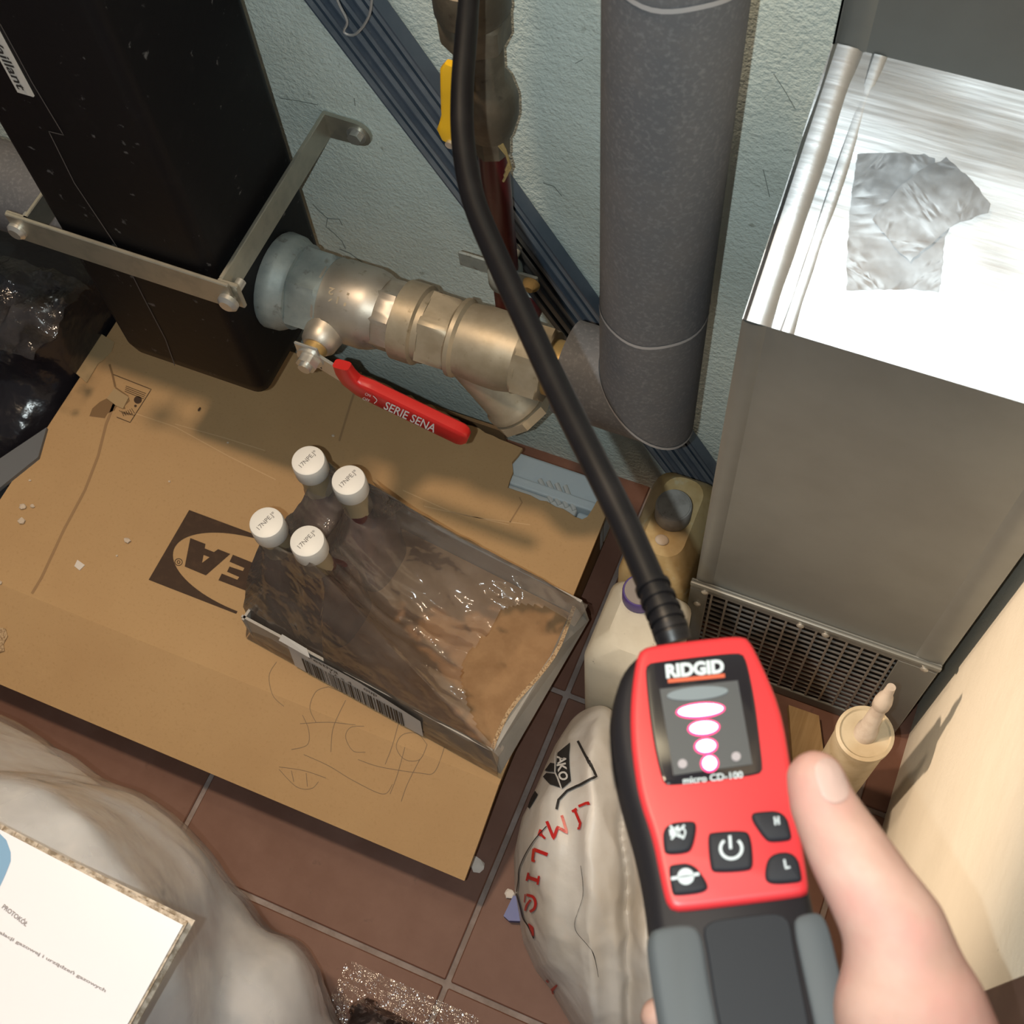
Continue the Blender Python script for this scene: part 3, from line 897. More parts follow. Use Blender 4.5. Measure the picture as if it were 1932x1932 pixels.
# left branch of the header
lp = thing('insulated_pipe', 'short pinkish-grey insulated pipe leaving the left side of the black header', 'pipe', (-0.80, .565, .38))
obj('sleeve', MB().lathe([(0, .043), (.5, .043)], (CX0 - .5, AY, AZ + .012), (1, 0, 0), 40), 'foam', lp)

# ------------------------------------------------------------------ red gas pipe with yellow valve
GY = 0.640
ga = Py(931, 300, GY); gx = ga[0]
gp = thing('gas_pipe', 'dark red vertical gas pipe with a yellow lever cock, clamped to the back wall', 'pipe', (gx, GY, 0.30))
obj('tube', MB().tube([(gx, GY, .32), (gx, GY, 0.60)], .0128, 20), 'redpipe', gp)
obj('elbow', MB().tube([(gx, GY, .33), (gx, GY + .01, .312), (gx, GY + .03, .305), (gx, WY + .002, .305)], .0128, 16), 'redpipe', gp)
zf0 = Py(925, 278, GY)[2]; zf1 = Py(905, 120, GY)[2]; zf2 = Py(880, 60, GY)[2]
obj('cock_body', MB().lathe([(0, .0155, 8), (.020, .0165, 8), (.022, .019), (.040, .024), (.055, .0245), (.070, .021), (.078, .0165, 8), (.115, .0175, 8), (.118, .015)], (gx, GY, zf0), (0, 0, 1), 40), 'fitting', gp)
obj('union', MB().lathe([(0, .017), (.002, .027, 6), (.022, .0275, 6), (.024, .024), (.030, .028), (.058, .028), (.060, .024), (.22, .022)], (gx - .004, GY, zf0 + .112), (0, 0, 1), 40), 'fitting', gp)
q0 = arr(gx - .004, GY - .004, zf0 + .165)
obj('side_branch', MB().tube([q0, q0 + arr(.03, -.006, .035), q0 + arr(.075, -.012, .085), q0 + arr(.13, -.02, .15)], [.018, .019, .021, .022], 20), 'fitting', gp)
# yellow lever
yY = GY - .030
ymb = MB()
ya = Py(851, 262, yY); yb = Py(856, 236, yY); yc = Py(853, 120, yY)
lvp = [ya, (ya + yb) / 2, yb, yb * .85 + yc * .15, yb * .5 + yc * .5, yb * .1 + yc * .9, yc]
lv = obj('yellow_lever', sleeve([np.array(q) for q in lvp], [.014, .024, .022, .0185, .0185, .0175, .010], [.010, .011, .010, .008, .008, .008, .006]), 'yellow', gp, label='yellow lever')
obj('screw', MB().lathe([(0, .0035), (.004, .0035)], Py(851, 268, yY - .004), (0, -1, 0), 14), 'bolt', lv)
obj('stem', MB().lathe([(0, .010), (.030, .010)], (gx, GY - .004, ya[2] + .005), (-.9, -.45, 0), 16), 'fitting', gp)
# hemp tuft
hb = MB()
for k in range(3):
    a = Py(940 - 3 * k, 258 + 4 * k, GY - .01)
    hb.tube([a, a + arr(.006 + .002 * k, -.002, -.010), a + arr(.009 + .002 * k, -.003, -.022), a + arr(.006, -.004, -.032 - .004 * k)], .0012, 6)
obj('hemp_strand', hb, 'hemp', gp)
# clamp
zc = Py(950, 540, GY - .013)[2]
obj('pipe_clamp', MB().lathe([(0, .0150), (.002, .0165), (.020, .0165), (.022, .0150)], (gx, GY, zc - .011), (0, 0, 1), 28), 'zinc', gp)
obj('clamp_lug', MB().box((gx - .045, GY - .004, zc - .002), (gx - .012, GY - .001, zc + .018), .001, 1), 'zinc', gp, smooth=False)
obj('clamp_lug', MB().box((gx + .012, GY - .004, zc - .006), (gx + .034, GY - .001, zc + .014), .001, 1), 'zinc', gp, smooth=False)
obj('clamp_screw', MB().lathe([(0, .0085), (.004, .0075), (.008, .004)], (gx + .028, GY - .004, zc + .004), (0, -1, 0), 16), 'hemp', gp)
obj('clamp_stud', MB().tube([(gx, GY + .012, zc), (gx, WY + .003, zc)], .004, 10), 'zinc', gp)

# ------------------------------------------------------------------ dark profiles leaning along the wall
def profile(name, label, off, lift, material, wdt, depth):
    # a long U-shaped plastic rail standing on the floor and leaning left against the wall
    a = Py(1322, 925, 0.667); b = Py(632, -2, 0.667)
    a = arr(a[0], 0, a[2]); b = arr(b[0], 0, b[2])
    t = (b - a) / np.linalg.norm(b - a)
    a = a - t * ((a[2] - 0.006) / t[2]) + t * lift
    b = b + t * .45
    nn = np.array([-t[2], 0, t[0]])      # across, in wall plane
    a = a + nn * off; b = b + nn * off
    a = a - t * ((a[2] - 0.03) / t[2])
    th = .0018
    o = thing(name, label, 'plastic rail', (a[0], WY - .01, 0.0), 'dark rails leaning on the back wall')
    def slab(c0, c1, y0, y1):
        return MB().prism([a + nn * c0 + arr(0, y0, 0), b + nn * c0 + arr(0, y0, 0), b + nn * c1 + arr(0, y0, 0), a + nn * c1 + arr(0, y0, 0)], (0, y1 - y0, 0))
    yb_ = WY - .004
    obj('web', slab(-wdt / 2, wdt / 2, yb_ - th, yb_), material, o, smooth=False)
    obj('flange', slab(-wdt / 2, -wdt / 2 + th, yb_ - depth, yb_ - th), material, o, smooth=False)
    obj('flange', slab(wdt / 2 - th, wdt / 2, yb_ - depth, yb_ - th), material, o, smooth=False)
    obj('lip', slab(-wdt / 2 + th, -wdt / 2 + .006, yb_ - depth, yb_ - depth + th), 'navy2', o, smooth=False)
    obj('lip', slab(wdt / 2 - .006, wdt / 2 - th, yb_ - depth, yb_ - depth + th), 'navy2', o, smooth=False)
    return o
profile('plastic_rail', 'dark blue-grey plastic rail leaning on wall, lowest of the three', .0185, 0, 'navy', .017, .022)
profile('plastic_rail', 'dark blue-grey plastic rail leaning on wall, middle of the three', .000, 0, 'navy', .018, .018)
profile('plastic_rail', 'dark blue-grey plastic rail leaning on wall, uppermost of the three', -.0185, 0, 'navy', .017, .014)
wr = MB()
wp = lambda x, y: Py(x, y, WY - .030)
wr.tube([wp(*q) for q in curve([(625, -30), (640, 8), (655, 40), (649, 60), (667, 66), (685, 50), (698, 24), (702, -10)])], .0011, 8)
tag(obj('binding_wire', wr, 'wire'), 'thin pale wire looped round the dark plastic rails', 'wire')

# ------------------------------------------------------------------ galvanised duct
DX0, DX1, DY = -0.088, 0.154, 0.500
ZT = 0.658
SY, SZ = 0.650, 0.762
du = thing('ventilation_duct', 'galvanised sheet-metal air duct with sloping shoulder and bottom intake grille', 'duct', ((DX0 + DX1) / 2, 0.59, 0))
th = .0015
obj('front_panel', MB().box((DX0, DY, .216), (DX1, DY + th, ZT)), 'steel', du, smooth=False)
obj('side_panel', MB().prism([(DX0, DY, .001), (DX0, DY, ZT), (DX0, SY, SZ), (DX0, WY - .001, SZ), (DX0, WY - .001, .001)], (th, 0, 0)), 'steel', du, smooth=False)
obj('side_panel', MB().prism([(DX1 - th, DY, .001), (DX1 - th, DY, ZT), (DX1 - th, SY, SZ), (DX1 - th, WY - .001, SZ), (DX1 - th, WY - .001, .001)], (th, 0, 0)), 'steel', du, smooth=False)
# sloping shoulder, subdivided and a little wavy
sl_d = arr(0, SY - DY, SZ - ZT); Ls = np.linalg.norm(sl_d); sl_t = sl_d / Ls; sl_n = arr(0, -sl_t[2], sl_t[1])
def slope(u, v, h=0.0):
    """u across (m from left edge), v up the slope (m)"""
    return arr(DX0 + u, DY, ZT) + sl_t * v + sl_n * h
W_ = DX1 - DX0
mb = MB(); nu, nv = 40, 26
V = []
for j in range(nv + 1):
    for i in range(nu + 1):
        u = W_ * i / nu; v = Ls * j / nv
        e = min(v, Ls - v)
        h = 0.0022 * fbm(u, v, 0, 9.0) * min(1, e / .02)
        V.append(slope(u, v, h))
mb.add(V, [(j * (nu + 1) + i, j * (nu + 1) + i + 1, (j + 1) * (nu + 1) + i + 1, (j + 1) * (nu + 1) + i) for j in range(nv) for i in range(nu)])
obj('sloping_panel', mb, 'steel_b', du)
obj('upper_panel', MB().box((DX0, SY, SZ), (DX1, SY + th, 1.35)), 'steel', du, smooth=False)
obj('side_panel', MB().box((DX0, SY, SZ), (DX0 + th, WY - .001, 1.35)), 'steel', du, smooth=False)
# folded seams along the edges
def seam(path, wid, hgt, nrm, matname):
    mbs = MB()
    prof = [(0, 0), (0.15, 1), (0.5, 1.15), (0.8, .85), (1, 0)]
    V = []
    for p, nn in zip(path, nrm):
        for a, h in prof: V.append(np.array(p) + arr(a * wid, 0, 0) + np.array(nn) * h * hgt)
    k = len(prof)
    return mbs.add(V, [(i * k + j, i * k + j + 1, (i + 1) * k + j + 1, (i + 1) * k + j) for i in range(len(path) - 1) for j in range(k - 1)])
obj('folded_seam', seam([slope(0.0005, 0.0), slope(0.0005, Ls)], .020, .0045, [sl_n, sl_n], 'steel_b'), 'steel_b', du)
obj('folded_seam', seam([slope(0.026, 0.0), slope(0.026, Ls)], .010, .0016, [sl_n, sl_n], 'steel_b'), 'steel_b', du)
yn = arr(0, -1, 0)
obj('folded_seam', seam([(DX0, DY, .218), (DX0, DY, ZT)], .017, .0016, [yn, yn], 'steel'), 'steel', du)
obj('folded_seam', seam([(DX1 - .026, DY, .218), (DX1 - .026, DY, ZT)], .026, .0018, [yn, yn], 'steel'), 'steel', du)
obj('folded_seam', seam([(DX0 + .002, SY, SZ), (DX0 + .002, SY, 1.3)], .02, .002, [yn, yn], 'steel'), 'steel', du)
# intake frame and grille
gx0, gx1, gz0, gz1 = -0.0735, 0.1165, 0.022, 0.203
fY = DY - .003
frm = MB()
frm.box((DX0 - .004, fY, gz1), (DX1, fY + .003, .222), .0008, 1)
frm.box((DX0 - .004, fY, .002), (DX1, fY + .003, gz0), .0008, 1)
frm.box((DX0 - .004, fY, gz0), (gx0, fY + .003, gz1), .0008, 1)
frm.box((gx1, fY, gz0), (DX1, fY + .003, gz1), .0008, 1)
gf = obj('intake_frame', frm, 'steel', du, smooth=False)
obj('frame_flange', MB().box((DX0 - .004, fY - .004, .216), (DX1, fY, .224), .0015, 2), 'steel', du)
obj('inner_wall', MB().box((DX0 + .003, DY + .05, .002), (DX1 - .003, DY + .053, .30)), 'void', du, smooth=False)  # added dark plate, stands in for the shade inside the duct
nvb = 13
for k in range(nvb):
    x = gx0 + .004 + (gx1 - gx0 - .008) * k / (nvb - 1)
    obj('grille_bar', MB().box((x - .0011, fY + .001, gz0), (x + .0011, fY + .0028, gz1)), 'grille', gf, smooth=False)
nhb = 15
for k in range(nhb):
    z = gz0 + .006 + (gz1 - gz0 - .012) * k / (nhb - 1)
    obj('grille_wire', MB().box((gx0, fY + .0026, z - .0008), (gx1, fY + .0045, z + .0008)), 'grille', gf, smooth=False)
for (x, z) in ((DX0 + .012, .214), (DX1 - .014, .214), (.02, .214), (DX0 + .006, .170), (.045, .213)):
    obj('rivet', MB().lathe([(0, .0038), (.0012, .0038), (.0024, .002)], (x, fY - .0001 - (.004 if z > .212 else 0), z), (0, -1, 0), 14), 'bolt', gf)
# duct tape patch: two torn strips
def slope_inv(x, y):
    d = ray(x, y); k = ((arr(DX0, DY, ZT) - CAM) @ sl_n) / (d @ sl_n); p = CAM + d * k
    q = p - arr(DX0, DY, ZT)
    return q[0], q @ sl_t
def tape(pix, name, lift, seed):
    rr = random.Random(seed)
    P = [slope_inv(*q) for q in pix]
    # dense polygon with torn edge, triangulated on a grid inside it
    out = []
    for a, b in zip(P, P[1:] + P[:1]):
        a = np.array(a); b = np.array(b); nseg = max(1, int(np.linalg.norm(b - a) / .003))
        for i in range(nseg):
            out.append(a + (b - a) * i / nseg + np.array([rr.uniform(-.0005, .0005), rr.uniform(-.0005, .0005)]))
    bm = bmesh.new()
    vs_ = [bm.verts.new((q[0], q[1], 0)) for q in out]
    bm.faces.new(vs_)
    bmesh.ops.triangulate(bm, faces=bm.faces[:])
    for _ in range(3):
        long = [e for e in bm.edges if e.calc_length() > .006]
        if long: bmesh.ops.subdivide_edges(bm, edges=long, cuts=1)
        bmesh.ops.triangulate(bm, faces=bm.faces[:])
    for q in bm.verts:
        u, v = q.co.x, q.co.y
        h = lift + .0007 * (1 + fbm(u, v, seed, 25)) + .0003 * abs(math.sin(90 * (u + 1.6 * v + .3 * fbm(u, v, 3, 20))))
        p = slope(u, v, h)
        q.co = Vector(p)
    return MB().bm(bm)
obj('duct_tape', tape([(1617, 292), (1680, 288), (1745, 292), (1762, 300), (1790, 430), (1783, 450), (1772, 553), (1725, 546), (1660, 548), (1597, 550), (1597, 495), (1603, 400)], 'duct_tape', .0012, 5), 'tape', du, label='grey duct tape strip, crumpled')
obj('duct_tape', tape([(1745, 318), (1773, 305), (1784, 298), (1800, 312), (1840, 350), (1868, 388), (1862, 402), (1800, 425), (1782, 440), (1716, 494), (1690, 470), (1646, 415), (1700, 350)], 'duct_tape', .0032, 9), 'tape', du, label='second duct tape strip, turned diagonally')

# ------------------------------------------------------------------ bottles in shrink film
UX = arr(math.cos(math.radians(-7)), math.sin(math.radians(-7)), 0); UY = arr(-UX[1], UX[0], 0)
TO = arr(-0.510, 0.3100, ZB + .0005)
TL, TW = 0.305, 0.187
def tr(u, v, z=0.0):
    return TO + UX * u + UY * v + arr(0, 0, z)
ty = thing('bottle_tray', 'shallow brown cardboard bottle tray with barcode label on its front', 'tray', tr(TL / 2, TW / 2))
obj('tray_floor', MB().prism([tr(.004, .004, .004), tr(TL - .004, .004, .004), tr(TL - .004, TW - .004, .004), tr(.004, TW - .004, .004)], (0, 0, -.0035)), 'traycard', ty, smooth=False)
h_ = .054
obj('tray_wall', MB().prism([tr(0, 0, 0), tr(TL, 0, 0), tr(TL - .008, .004, h_), tr(0, .002, h_)], UY * .0028), 'traygrey', ty, smooth=False)
obj('tray_wall', MB().prism([tr(0, TW, 0), tr(TL, TW, 0), tr(TL - .006, TW - .003, h_), tr(0, TW - .002, h_)], UY * -.0028), 'traygrey', ty, smooth=False)
obj('tray_wall', MB().prism([tr(0, 0, 0), tr(0, TW, 0), tr(.002, TW, h_), tr(.002, 0, h_)], UX * .0028), 'traygrey', ty, smooth=False)
# the right end is torn along its top and pulled inwards
rr = random.Random(11); pts = [tr(TL, 0, 0)]
pts.append(tr(TL, TW, 0))
for k in range(13):
    t = 1 - k / 12
    hh = .034 + .004 * math.sin(5 * t) + rr.uniform(-.002, .002)
    pts.append(tr(TL - .010 - .005 * math.sin(7 * t), .004 + (TW - .008) * t, hh))
obj('tray_wall', MB().prism(pts, -UX * .003), 'traygrey', ty, smooth=False)
te = MB()
for k in range(2, len(pts) - 1):
    te.strip([(0, 0), (1, 0)], 1, lambda x, y, a=pts[k], b=pts[k + 1]: a + (b - a) * x + arr(0, 0, .0006) + UX * (-.0015 + y * .004), 1)
obj('torn_edge', te, 'card_edge', ty, smooth=False)
# barcode label on the front wall
def fw(u, v):    # u along, v up the front wall
    return tr(u, .0015 + .1 * v, v) - UY * .0075
lb = MB().add([fw(.060, .004), fw(.218, .004), fw(.218, .044), fw(.190, .050), fw(.150, .059), fw(.120, .060), fw(.060, .055)], [(0, 1, 2, 3, 4, 5, 6)])
lbo = obj('barcode_label', lb, 'labelw', ty, smooth=False, label='white label with long barcode')
bc = MB(); rr = random.Random(5); u = .075
fw2 = lambda x, y: fw(x, y) - UY * .0006
while u < .196:
    wd_ = rr.choice([.0007, .0007, .0013, .0018, .0026])
    bc.add([fw2(u, .006), fw2(u + wd_, .006), fw2(u + wd_, .040), fw2(u, .040)], [(0, 1, 2, 3)])
    u += wd_ + rr.choice([.0008, .0008, .0014, .002])
obj('barcode', bc, 'printk', lbo, smooth=False)
tx = MB()
mfw = lambda x, y: fw2(x, y)
put_text(tx, 'Festiva', mfw, .104, .0545, .036, .0075, 0, bold=.01, flipy=False)
put_text(tx, '12 x 4', mfw, .124, .0450, .026, .0055, 0, flipy=False)
put_text(tx, 'oup', mfw, .160, .0490, .016, .0070, 0, bold=.01, flipy=False)
obj('lettering', tx, 'printk', lbo, smooth=False)
obj('label_flap', MB().prism([fw(.052, .060) - UY * .002, fw(.090, .058) - UY * .002, fw(.084, .064) + UY * .003, fw(.054, .067) + UY * .003], (0, 0, .0004)), 'labelw', lbo, smooth=False)

CAPZ = 0.200
cpx = [(581, 868), (657, 905), (502, 985), (579, 1020)]
blabel = ['capped dark red syrup bottle in film, rear left of the four', 'capped dark red syrup bottle in film, rear right of the four',
          'capped dark red syrup bottle in film, front left of the four', 'capped dark red syrup bottle in film, front right of the four']
proto = None
bottles = []
for k, c in enumerate(cpx):
    p = Pz(*c, ZB + CAPZ)
    base = (p[0], p[1], ZB + .0045)
    if proto is None:
        b_ = thing('syrup_bottle', blabel[k], 'bottle', base, 'four syrup bottles in shrink film')
        bodyz = [(0, .90), (.004, 1.0), (.080, 1.0), (.098, .95), (.115, .78), (.130, .56), (.142, .44)]
        V = []; nb = 32
        for z, s_ in bodyz:
            for q in range(nb):
                a = 2 * math.pi * q / nb; c_, sn_ = math.cos(a), math.sin(a)
                e = .62 if s_ > .7 else .85
                hx = .0222 * s_ if s_ > .66 else max(.0145, .0222 * s_ * 1.1)
                hy = .034 * s_ if s_ > .66 else max(.0145, .034 * s_ * .9)
                V.append(UX * hx * math.copysign(abs(c_)**e, c_) + UY * hy * math.copysign(abs(sn_)**e, sn_) + arr(0, 0, z))
        F = [(i * nb + q, i * nb + (q + 1) % nb, (i + 1) * nb + (q + 1) % nb, (i + 1) * nb + q) for i in range(len(bodyz) - 1) for q in range(nb)]
        F += [tuple(reversed(range(nb))), tuple(range((len(bodyz) - 1) * nb, len(bodyz) * nb))]
        obj('body', MB().add(V, F), 'syrup', b_, local=True)
        obj('neck', MB().lathe([(.1405, .0150), (.150, .0142), (.176, .0140)], (0, 0, 0), (0, 0, 1), 28), 'neck', b_, local=True)
        prof = [(.1735, .0162), (.1745, .0168), (.1915, .0166), (.1948, .0158), (.1955, .0145), (.1955, .001)]
        obj('cap', MB().lathe(prof, (0, 0, 0), (0, 0, 1), 40), 'cap', b_, local=True)
        tx = MB(); v, f = text2d('17NPE.J*', 1.0, 0.0); lo, hi = v.min(0), v.max(0); v = (v - (lo + hi) / 2) / (hi - lo) * np.array([.0215, .0062])
        ca, sa = math.cos(math.radians(72)), math.sin(math.radians(72))
        tx.add([(x * ca - y * sa, x * sa + y * ca + .001, .1959) for x, y in v], f)
        obj('date_print', tx, 'capprint', b_, smooth=False, local=True)
        proto = b_
    else:
        b_ = thing('syrup_bottle', blabel[k], 'bottle', base, 'four syrup bottles in shrink film')
        for ch in list(proto.children):
            c2 = ch.copy(); COL.objects.link(c2); c2.parent = b_
    bottles.append(b_)

# shrink film tent: built across the tray, ridge over the caps, sagging towards the torn right end
def lerp(a, b, t): return a + (b - a) * t
def uv_of(p):
    d = np.array(p) - TO; return d @ UX, d @ UY
caps_uv = [uv_of(b.location) for b in bottles]
fm = MB(); NS, NT = 110, 110
V = []
vb_c = (caps_uv[0][1] + caps_uv[1][1]) / 2; vf_c = (caps_uv[2][1] + caps_uv[3][1]) / 2
uL = min(caps_uv[0][0], caps_uv[2][0]); uR = max(caps_uv[1][0], caps_uv[3][0])
def ridge(u):
    if u < uL:
        t = u / uL; zr = lerp(.052, .190, t**.75) ; vf = lerp(.012, vf_c - .008, t); vb = lerp(TW - .012, vb_c + .008, t)
    elif u < uR:
        zr = .190 - .018 * math.sin(math.pi * (u - uL) / (uR - uL)); vf = vf_c - .010; vb = vb_c + .010
    elif u < uR + .040:
        t = (u - uR) / .040; zr = lerp(.190, .176, t); vf = lerp(vf_c - .010, vf_c - .018, t); vb = lerp(vb_c + .010, vb_c + .012, t)
    else:
        t = (u - uR - .040) / (TL - uR - .040); zr = lerp(.176, .048, t**.9); vf = lerp(vf_c - .018, .003, t); vb = lerp(vb_c + .012, TW - .003, t)
    return zr, vf, vb
for i in range(NS + 1):
    u = TL * i / NS
    zr, vf, vb = ridge(u)
    if u < uR: sag = .030 + .02 * abs(math.sin(math.pi * (u - uL) / (uR - uL + 1e-6)))
    else:
        t = (u - uR) / (TL - uR); sag = (.085 * math.sin(math.pi * min(1, t * 1.15 + .12)) + .03 * (1 - t)) * (1 - t * .7)
    for j in range(NT + 1):
        t = j / NT
        if t < .25:
            q = t / .25; v = lerp(-.0045, vf, q**1.25); z = lerp(.002, zr, q**.85)
            v += .006 * math.sin(math.pi * q) * (1 if u < .1 else -.2)
        elif t < .75:
            q = (t - .25) / .5; v = lerp(vf, vb, q); z = zr - sag * math.sin(math.pi * q)**.8
        else:
            q = (1 - t) / .25; v = lerp(TW + .0045, vb, q**1.25); z = lerp(.002, zr, q**.85)
        uu = u
        wv = fbm(u * .8, v * 2.4, 5, 26) * .006 + .0040 * (1 - abs(mnoise.noise(Vector((t * 9 + u * 6, u * 9, 3)))) * 3.0)
        z = max(.002, z + wv * min(1, z / .05))
        if i == 0: uu = -.0045
        # the film passes over the crate of bottles: keep clear of tray walls
        V.append(tr(uu, v, z))
fm.add(V, [])
def openpart(u, t):
    # the torn-open end where the tray floor shows
    c = (u - .285) / .052; d = (t - .47) / .22
    return c * c + d * d + .22 * math.sin(9 * t * math.pi) * .6 < 1.0
for i in range(NS):
    for j in range(NT):
        u = TL * (i + .5) / NS; t = (j + .5) / NT
        if openpart(u, t): continue
        fm.f.append((i * (NT + 1) + j, i * (NT + 1) + j + 1, (i + 1) * (NT + 1) + j + 1, (i + 1) * (NT + 1) + j))
# left end of the film, from ridge down to tray
e = [k for k in range(NT + 1)]
fm_v0 = len(fm.v)
for k in e:
    p = np.array(fm.v[k]); uu, vv = uv_of(p)
    fm.v.append(tuple(tr(-.0050, min(max(vv, -.004), TW + .004), .002)))
for k in range(NT): fm.f.append((k, k + 1, fm_v0 + k + 1, fm_v0 + k))
flm = tag(obj('shrink_film', fm, 'film', ang=50), 'crumpled clear shrink film tented over the four bottles and torn open at right', 'plastic film')
ex = MB()
pk = Pz(765, 953, ZB + .17); base_ = [Pz(700, 905, ZB + .165), Pz(722, 935, ZB + .15), Pz(710, 975, ZB + .13), Pz(672, 1022, ZB + .10)]
ex.add([pk] + base_ + [pk + arr(-.012, -.004, .012)], [(0, 1, 5), (1, 2, 5), (0, 2, 3), (0, 3, 4), (2, 3, 5)])
obj('film_fold', ex, 'clear', flm, smooth=False)

# ------------------------------------------------------------------ canisters, cartridge, strip of wood
def jug(name, label, x0, x1, y0, y1, h, material, capmat, topmat, capc, capr, caph, shoulder, ry=0.0):
    o = thing(name, label, 'canister', ((x0 + x1) / 2, (y0 + y1) / 2, 0.001))
    lev_ = [(0.001, .004, .010), (.006, 0, .012), (h - shoulder, 0, .014), (h - shoulder * .4, .006, .016), (h, .018, .018)]
    rings = [[(x, y, z) for x, y in rrect(x0 + ins, x1 - ins, y0 + ins, y1 - ins, r, 5)] for z, ins, r in lev_]
    n = len(rings[0]); V = [p for r in rings for p in r]
    F = [(i * n + k, i * n + (k + 1) % n, (i + 1) * n + (k + 1) % n, (i + 1) * n + k) for i in range(len(rings) - 1) for k in range(n)]
    F += [tuple(reversed(range(n))), tuple(range((len(rings) - 1) * n, len(rings) * n))]
    obj('body', MB().add(V, F), material, o)
    obj('cap', MB().lathe([(-.004, capr * .9), (.001, capr), (caph - .002, capr), (caph, capr * .95)], (capc[0], capc[1], h), (0, 0, 1), 28), capmat, o)
    obj('cap_top', MB().lathe([(0, capr * .88), (.0008, capr * .86)], (capc[0], capc[1], h + caph), (0, 0, 1), 28), topmat, o)
    return o
ca = Pz(1208, 1112, .225)
j1 = jug('canister', 'dusty white plastic canister with purple cap, between cardboard box and duct', -.168, -.083, .392, .492, .205, 'jugw', 'cappurple', 'capdust', ca, .0175, .018, .03)
cb = Pz(1272, 952, .230)
j2 = jug('canister', 'stained yellowish canister with big grey cap, standing behind the white one', -.172, -.094, .500, .628, .205, 'jugy', 'capgrey', 'capgrey', cb, .0185, .024, .05)
obj('residue', ball(MB(), (cb[0] - .001, cb[1] - .030, .206), .006, 8, (1.2, 1, .5)), 'grime', j2)

tb = Pz(1632, 1384, .235)
ct = thing('sealant_cartridge', 'dusty beige sealant cartridge with cut nozzle, upright below the duct grille', 'cartridge', (tb[0], tb[1], 0.0))
RT = .0245
obj('barrel', MB().lathe([(.001, RT), (.225, RT), (.2275, RT - .0005)], (tb[0], tb[1], 0), (0, 0, 1), 40), 'tube', ct)
obj('rim', MB().lathe([(0, RT), (.001, RT + .0016), (.009, RT + .0016), (.010, RT - .0015), (.0085, RT - .0030), (.0080, .001)], (tb[0], tb[1], .2265), (0, 0, 1), 40), 'tube', ct)
nzd = Pz(1682, 1296, .315) - arr(tb[0], tb[1], .235); nzd /= np.linalg.norm(nzd)
obj('nozzle', MB().lathe([(0, .0105), (.012, .0098), (.014, .0082), (.050, .0062), (.052, .0078), (.060, .0080), (.068, .0066), (.072, .0048), (.084, .0040)], (tb[0], tb[1], .232), nzd, 24), 'nozzle', ct)
wa = Pz(1515, 1365, .012)
wb = MB().prism([Pz(1488, 1330, .014), Pz(1545, 1350, .014), Pz(1562, 1480, .014), Pz(1500, 1490, .014)], (0, 0, -.0135))
tag(obj('wood_offcut', wb, 'wood', smooth=False), 'short tan wooden offcut on the floor under the duct grille', 'wood')

# ------------------------------------------------------------------ printed sack
sil = [Pz(*p, .015) for p in [(1170, 1272), (1152, 1290), (1104, 1324), (1078, 1358), (1037, 1429), (1006, 1503), (980, 1557), (968, 1612), (970, 1680), (986, 1775), (1010, 1829), (1037, 1863), (1077, 1932), (1130, 1990)]]
sil_y = np.array([p[1] for p in sil])[::-1]; sil_x = np.array([p[0] for p in sil])[::-1]
def rid(x, y, z, sc):
    return 1 - 2 * abs(mnoise.noise(Vector((x * sc, y * sc, z))))
NSY, NSX = 150, 110
y0s, y1s = sil_y[0] + .001, min(sil_y[-1] - .001, .388)
V = []
for j_ in range(NSY + 1):
    tv = j_ / NSY; y = y0s + (y1s - y0s) * tv
    xl = float(np.interp(y, sil_y, sil_x)); xr_ = .100 - .06 * max(0, (tv - .65) / .35) - .02 * max(0, (.2 - tv) / .2)
    endf = (math.sin(math.pi * min(1, max(0, tv)))) ** .35
    for i_ in range(NSX + 1):
        t_ = i_ / NSX
        x = xl + (xr_ - xl) * t_ ** 1.25
        prof = (1 - (1 - min(1, t_ / .34)) ** 2.2) * (1 - max(0, (t_ - .72) / .28) ** 2.5)
        z = (.150 + .055 * tv) * prof * endf
        g = x * .94 + (y - .2) * .32
        cre = .018 * rid(g * 2.3, y * .30, 2, 8) + .005 * rid(g * 3.0, y * .55, 5, 12) + .004 * rid(g * 2.2 + y * .8, y * .9, 7, 14) + .002 * mnoise.noise(Vector((g * 20, y * 5, 1)))
        gro = -.026 * math.exp(-((g + .045 + .06 * (y - .2)) / .008)**2) - .016 * math.exp(-((g - .005) / .007)**2) + .010 * math.exp(-((g + .075) / .012)**2)
        z = max(.003, z + (cre + gro) * min(1, z / .06))
        x += .004 * rid(y * 1.2, z * 1.2, 3, 18) * min(1, t_ * 3) 
        V.append((x, y, z))
smb = MB().add(V, [(j_ * (NSX + 1) + i_, j_ * (NSX + 1) + i_ + 1, (j_ + 1) * (NSX + 1) + i_ + 1, (j_ + 1) * (NSX + 1) + i_) for j_ in range(NSY) for i_ in range(NSX)])
sk = tag(obj('printed_sack', smb, 'sack', ang=60), 'crumpled off-white sack with red letters and black emblem, on floor under detector', 'sack')
skb = BVHTree.FromPolygons([Vector(v) for v in smb.v], smb.f)
def on_sack(x, y, lift=.0012):
    d = Vector(ray(x, y)).normalized()
    h = skb.ray_cast(Vector(CAM), d)
    if h[0] is None:
        h = skb.find_nearest(Vector(Pz(x, y, .08)))
    n_ = h[1]
    if n_.dot(d) > 0: n_ = -n_
    return np.array(h[0] + n_ * lift - d * .0012)
def zs(x, y): return (940 + x * .16563, 1400 + y * .16563)
def z5(x, y): return (900 + x * .1977, 1550 + y * .1977)
